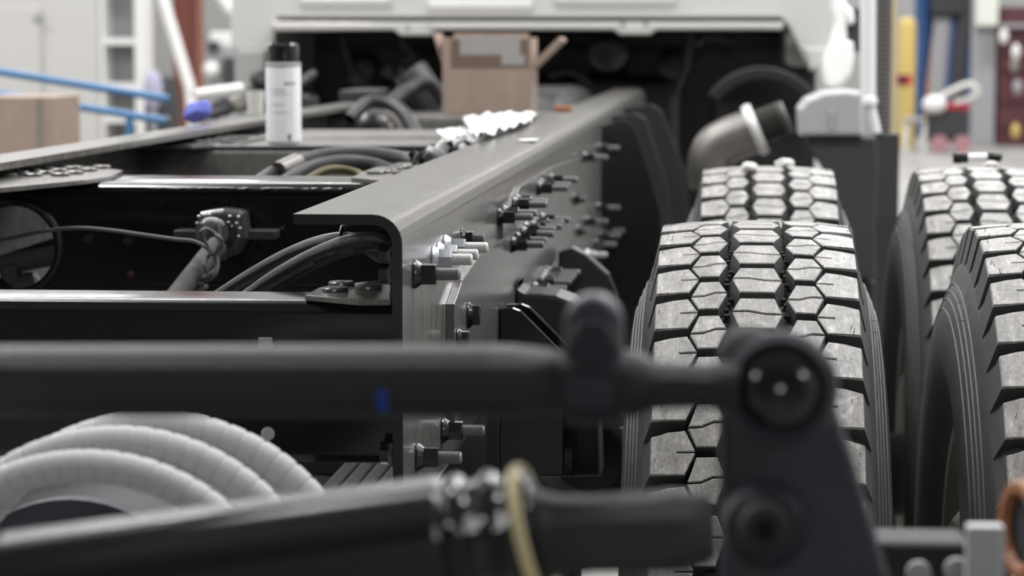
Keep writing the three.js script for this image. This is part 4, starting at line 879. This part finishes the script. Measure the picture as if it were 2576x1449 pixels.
{ // blue handrails
  const r = thing('blue_handrail', 'blue tubular handrail with two sloping bars beyond the far rail', 'handrail');
  const P = (x, y, z) => atZ(x, y, z), Z = 8.5;
  part('top_bar', rod(P(-300, 132, Z), P(424, 249, Z), 0.0135), M.blue, r);
  part('lower_bar', rod(P(-300, 188, Z), P(418, 304, Z), 0.0135), M.blue, r);
  part('post', rod(P(325, 291, Z), V(P(325, 291, Z).x, 0, -Z), 0.013), M.blue, r);
  part('post', rod(P(-260, 140, Z), V(P(-260, 140, Z).x, 0, -Z), 0.013), M.blue, r);
  const e0 = P(424, 249, Z), e1 = P(418, 304, Z); part('end_cap', rod(e1, e1.clone().add(V(0.012, -0.002, 0)), 0.014), M.black, r);
  const b = thing('cardboard_box', 'tall brown carton with a taped face beyond the far rail', 'box');
  const z = 7.2, a0 = P(-160, 400, z), a1 = P(134, 243, z);
  part('carton', boxUV(box(a0.x, a1.x, a0.y, a1.y, -z - 0.3, -z, 0.004)), M.card, b);
  part('tape', box(P(88, 0, z).x, P(102, 0, z).x, a0.y + 0.002, a1.y - 0.002, -z, -z + 0.001, 0.0002), M.tan, b);
  const t = thing('side_table', 'grey steel side table under the tall carton', 'table');
  part('top', box(a0.x - 0.1, a1.x + 0.02, a0.y - 0.03, a0.y - 0.0005, -z - 0.35, -z + 0.02, 0.004), M.grey, t);
  for (const [x, zz] of [[a0.x - 0.08, -z - 0.33], [a1.x, -z - 0.33], [a0.x - 0.08, -z], [a1.x, -z]]) part('leg', box(x - 0.015, x + 0.015, 0, a0.y - 0.03, zz - 0.015, zz + 0.015, 0.002), M.grey, t);
  // odds and ends on the far rail
  const cz = 6.6, cu = thing('plastic_cup', 'cream plastic cup on the far rail beside the blue rag', 'cup');
  const cp = P(446, 285, cz), yb = TOP + 0.0006;
  const xr = -1.0;
  cu.position.set(xr, yb, 0); cu.position.copy(onY(446, 286, yb)); cu.position.x = Math.max(cu.position.x, -1.04); 
  part('cup_wall', crease(lathe([[0, 0], [0.016, 0], [0.02, 0.05], [0.018, 0.05], [0.0145, 0.003], [0, 0.003]], 28), 0.5), M.offWhite, cu);
  const rg = thing('blue_rag', 'bright blue rag lying on the far rail', 'rag');
  const rc = onY(502, 305, yb), g = new THREE.IcosahedronGeometry(0.026, 4), p = g.attributes.position;
  for (let i = 0; i < p.count; i++) { const v = V(p.getX(i), p.getY(i), p.getZ(i)), n = 1 + 0.25 * n3(v.x * 22, v.y * 22, v.z * 22); p.setXYZ(i, v.x * n * 1.1, Math.max(-0.018, v.y * n * 0.8), v.z * n); }
  g.computeVertexNormals(); g.rotateZ(0.35).translate(rc.x, rc.y + 0.018, rc.z); part('cloth', g, M.blueRag, rg);
  const wt = thing('white_conduit', 'white ribbed conduit lying beyond the far rail towards the cab', 'conduit');
  const c0 = P(490, 238, 7.6), c1 = P(670, 214, 7.9), pr = [[0, 0]]; for (let i = 0; i < 30; i++) pr.push([0.015, i * 0.0073], [0.017, i * 0.0073 + 0.0036]); pr.push([0, 0.22]);
  part('conduit', turned(pr, c0, c1, 20), M.white, wt); part('support', box(-1.3, -1.26, 0, c0.y - 0.01, -7.75, -7.7, 0.003), M.greyDark, wt); part('arm', rod(V(-1.28, c0.y - 0.012, -7.72), c0.clone().lerp(c1, 0.8), 0.008), M.greyDark, wt);
  const tr = thing('valve_cluster', 'dark tangle of valves and pipes on the far rail below the white conduit', 'valves');
  for (const [x, y, rr, m] of [[560, 268, 0.03, M.greyDark], [600, 262, 0.026, M.tan], [640, 256, 0.03, M.greyDark], [540, 282, 0.022, M.greyDark], [655, 200, 0.03, M.greyDark], [700, 240, 0.03, M.satin]]) { const q = P(x, y, 6.9); part('valve', turned([[0, -rr], [rr * 0.7, -rr], [rr, 0], [rr * 0.6, rr], [0, rr]], q, q.clone().add(V(0.4, 0.3, 1)), 18), m, tr); }
  part('pipe', hoseAt([[520, 290, 6.8], [580, 275, 6.9], [640, 262, 6.95], [720, 230, 7.0], [790, 185, 7.1]], 6.9, 0.012), M.greyDark, tr);
  part('manifold', box(-1.042, -0.95, TOP + 0.0005, TOP + 0.03, -7.05, -6.75, 0.006), M.greyDark, tr);
}

// ---------------------------------------------------------------- background, right
{
  const P = (x, y, z) => atZ(x, y, z);
  function bollard(px0, px1, top, z, label) {
    const b = thing('bollard', label, 'bollard', 'yellow bollards by the far wall');
    const r = ((px1 - px0) / 2) * mpp(z), c = P((px0 + px1) / 2, top, z);
    part('post', turned([[0, 0], [r, 0], [r, c.y - r * 0.7], [r * 0.86, c.y - r * 0.3], [r * 0.5, c.y - r * 0.06], [0, c.y]], V(c.x, 0, c.z), V(c.x, 1, c.z), 32, 0.8), M.yellow, b); return b;
  }
  const b = bollard(2260, 2305, 44, 31, 'tall yellow bollard with a red and black band by the far wall');
  const z = 31, c = P(2282, 0, z), r = 23.2 * mpp(z);
  part('band', new THREE.CylinderGeometry(r, r, 26 * mpp(z), 32).translate(c.x, P(0, 198, z).y, c.z), M.red, b);
  part('band_buckle', box(c.x - 0.09, c.x - 0.01, P(0, 208, z).y, P(0, 188, z).y, c.z + r * 0.9, c.z + r + 0.02, 0.005), M.black, b);
  const y2 = thing('yellow_pipe', 'yellow upright pipe next to the perforated heat shield', 'pipe'); part('pipe', rod(V(P(2240, 0, 28).x, 0, -28), V(P(2240, 0, 28).x, HY, -28), 0.05), M.yellow, y2);
  // blue racking with hanging stuff
  const rk = thing('blue_rack', 'blue steel rack filled with long stock by the far wall', 'rack');
  const Z = 35;
  for (const [x0, x1] of [[2305, 2330], [2395, 2410], [2440, 2470]]) part('upright', box(P(x0, 0, Z).x, P(x1, 0, Z).x, 0, 4.5, -Z - 0.2, -Z, 0.01), M.tarp, rk);
  part('back_sheet', box(P(2305, 0, Z).x, P(2470, 0, Z).x, 0, 4.5, -Z - 0.3, -Z - 0.25, 0.01), M.greyDark, rk);
  part('blue_sheet', box(P(2305, 0, Z).x, P(2350, 0, Z).x, 0.6, 4.5, -Z - 0.24, -Z - 0.2, 0.01), M.tarp, rk);
  const st = [[2362, M.grey, 0.05], [2352, M.orange, 0.06], [2380, M.grey, 0.09], [2400, M.tarp, 0.05], [2425, M.greyDark, 0.12], [2455, M.tarp, 0.07]];
  for (const [x, m, rr] of st) part('stock', rod(V(P(x, 0, Z - 0.3).x - 0.1, 0.0, -Z + 0.2), V(P(x, 0, Z - 0.3).x + 0.05, x === 2352 ? 1.35 : 2.2, -Z + 0.05), rr), m, rk);
  part('dark_bale', box(P(2340, 0, Z).x, P(2420, 0, Z).x, P(0, 45, Z).y, 3, -Z, -Z + 0.3, 0.08), M.greyDark, rk);
  const po = thing('grey_post', 'grey concrete post with a pale box near its top', 'post');
  part('post', box(P(2450, 0, 32).x, P(2508, 0, 32).x, 0, HY, -32.3, -32, 0.02), M.grey, po);
  part('pale_box', box(P(2456, 0, 31.9).x, P(2511, 0, 31.9).x, P(0, 68, 32).y, 3, -32, -31.8, 0.03), mat({ color: lin(0.62, 0.64, 0.58), roughness: 0.6 }), po);
  const rc = thing('red_cabinet', 'dark red tool cabinet beside the grey post', 'cabinet');
  part('body', box(P(2514, 0, 32).x, P(2680, 0, 32).x, 0, P(0, 20, 32).y, -32.5, -32, 0.02), M.maroon, rc);
  for (const y of [90, 150, 230, 290]) part('drawer', box(P(2518, 0, 32).x, P(2670, 0, 32).x, P(0, y + 24, 32).y, P(0, y - 24, 32).y, -32, -31.96, 0.01), M.maroon, rc);
  part('shelf_top', box(P(2514, 0, 32).x, P(2690, 0, 32).x, P(0, 72, 32).y, P(0, 62, 32).y, -32, -31.8, 0.01), M.grey, rc);
  for (const [x, y, m] of [[2556, 130, M.white], [2552, 165, M.tan], [2560, 220, M.grey], [2555, 330, M.yellow], [2525, 92, M.white]]) { const q = P(x, y, 31.7); part('hung_tool', new THREE.SphereGeometry(0.07, 14, 10).scale(0.8, 1.4, 0.6).translate(q.x, q.y, q.z), m, rc); }
  // floor machine
  const fm2 = thing('floor_scrubber', 'black floor scrubber with a red lid and a white handle', 'machine');
  const q = (x, y, zz = 30) => P(x, y, zz);
  part('body', box(q(2340, 0).x, q(2444, 0).x, 0.1, q(0, 272).y, -30.5, -30, 0.05), M.greyDark, fm2);
  part('lid', box(q(2356, 0).x, q(2446, 0).x, q(0, 272).y, q(0, 255).y, -30.5, -30, 0.03), M.red, fm2);
  part('tank', new THREE.SphereGeometry(0.14, 24, 16).scale(1, 0.75, 0.9).translate(q(2350, 256).x, q(0, 258).y, -29.95), M.white, fm2);
  part('handle', tube([[2360, 250], [2400, 226], [2445, 212], [2458, 232], [2440, 248], [2400, 258]].map(([a, c2]) => q(a, c2)), 0.035, 40, 10), M.offWhite, fm2);
  for (const x of [2368, 2426]) part('wheel', new THREE.CylinderGeometry(0.1, 0.1, 0.08, 24).rotateX(Math.PI / 2).translate(q(x, 0).x, 0.1, -29.95), mat({ color: lin(0.4, 0.2, 0.22), roughness: 0.7 }), fm2);
  const stool = thing('white_stool', 'white metal stool beside the tall yellow bollard', 'stool');
  part('seat', box(q(2278, 0).x, q(2335, 0).x, q(0, 302).y, q(0, 290).y, -30.2, -29.9, 0.02), M.grey, stool);
  for (const x of [2284, 2330]) part('leg', rod(V(q(x, 0).x, 0, -30), V(q(x, 0).x, q(0, 298).y, -30), 0.03), M.white, stool);
  const gp = thing('guard_post', 'thin grey post in front of the far floor', 'post');
  part('post', rod(V(P(2228, 0, 14).x, 0, -14), P(2228, 282, 14), 0.012), M.alu, gp);
  // torch on the outer tyre
  const t = thing('pocket_torch', 'small metal torch lying on top of the outer tyre ahead', 'torch');
  const t0 = P(2398, 398, 4.5), t1 = P(2522, 396, 4.5), L = t0.distanceTo(t1);
  part('barrel', turned([[0, 0], [0.0075, 0.001], [0.0085, 0.01], [0.0085, L * 0.3], [0.0075, L * 0.32], [0.0075, L * 0.7], [0, L * 0.7]], t0, t1, 24), M.chrome, t);
  part('grip', turned([[0, 0], [0.009, 0.001], [0.0095, 0.01], [0.009, L * 0.31], [0, L * 0.31]], t0.clone().add(V(-0.001, 0, 0)), t1, 24), M.black, t);
  part('head', turned([[0, L * 0.69], [0.009, L * 0.69], [0.01, L * 0.8], [0.008, L * 0.95], [0.003, L], [0, L]], t0, t1, 24), M.black, t);
}
// pebbles caught in the treads
for (const [x, y, z, s] of [[1975, 412, 4.42, 0.014], [1885, 436, 4.3, 0.012], [2522, 541, 4.22, 0.011], [2494, 412, 4.42, 0.01]]) {
  const g = new THREE.IcosahedronGeometry(s, 2), p = g.attributes.position;
  for (let i = 0; i < p.count; i++) { const n = 1 + 0.18 * n3(p.getX(i) * 90 + x, p.getY(i) * 90, p.getZ(i) * 90); p.setXYZ(i, p.getX(i) * n * 1.2, p.getY(i) * n * 0.7, p.getZ(i) * n); }
  g.computeVertexNormals(); const c = atZ(x, y, z); g.translate(c.x, y < 480 ? 2 * TR + 0.002 : c.y, c.z);
  solo('pebble', g, M.offWhite, 'pale pebble caught in the tread of a wheel ahead', 'pebble', 'pebbles caught in the treads');
}

// unseen lamp added behind the camera to make the ball joint highlight
{
  const w = thing('added_lamp', 'added round lamp on a pole behind the camera for highlights', 'lamp');
  const p = V(0.15, 2.15, 6.0);
  part('head', turned([[0, 0], [0.12, 0], [0.17, 0.05], [0.17, 0.1], [0.15, 0.1]], p.clone().add(V(0, 0, 0.1)), p.clone().add(V(0, 0, -1)), 28), M.greyDark, w);
  part('lens', new THREE.CircleGeometry(0.15, 28).rotateY(Math.PI).translate(p.x, p.y, p.z + 0.01), M.lens, w);
  part('pole', rod(V(p.x, 0, p.z + 0.05), p.clone().add(V(0, -0.1, 0.05)), 0.02), M.greyDark, w);
  const s = new THREE.SpotLight(0xffffff, 2, 0, 0.5, 0.5, 2); s.position.set(p.x, p.y, p.z - 0.02); s.target.position.set(-0.2, 1.0, -3); s.castShadow = true; s.shadow.radius = 5; w.add(s); scene.add(s.target);
}

renderer.render(scene, camera);
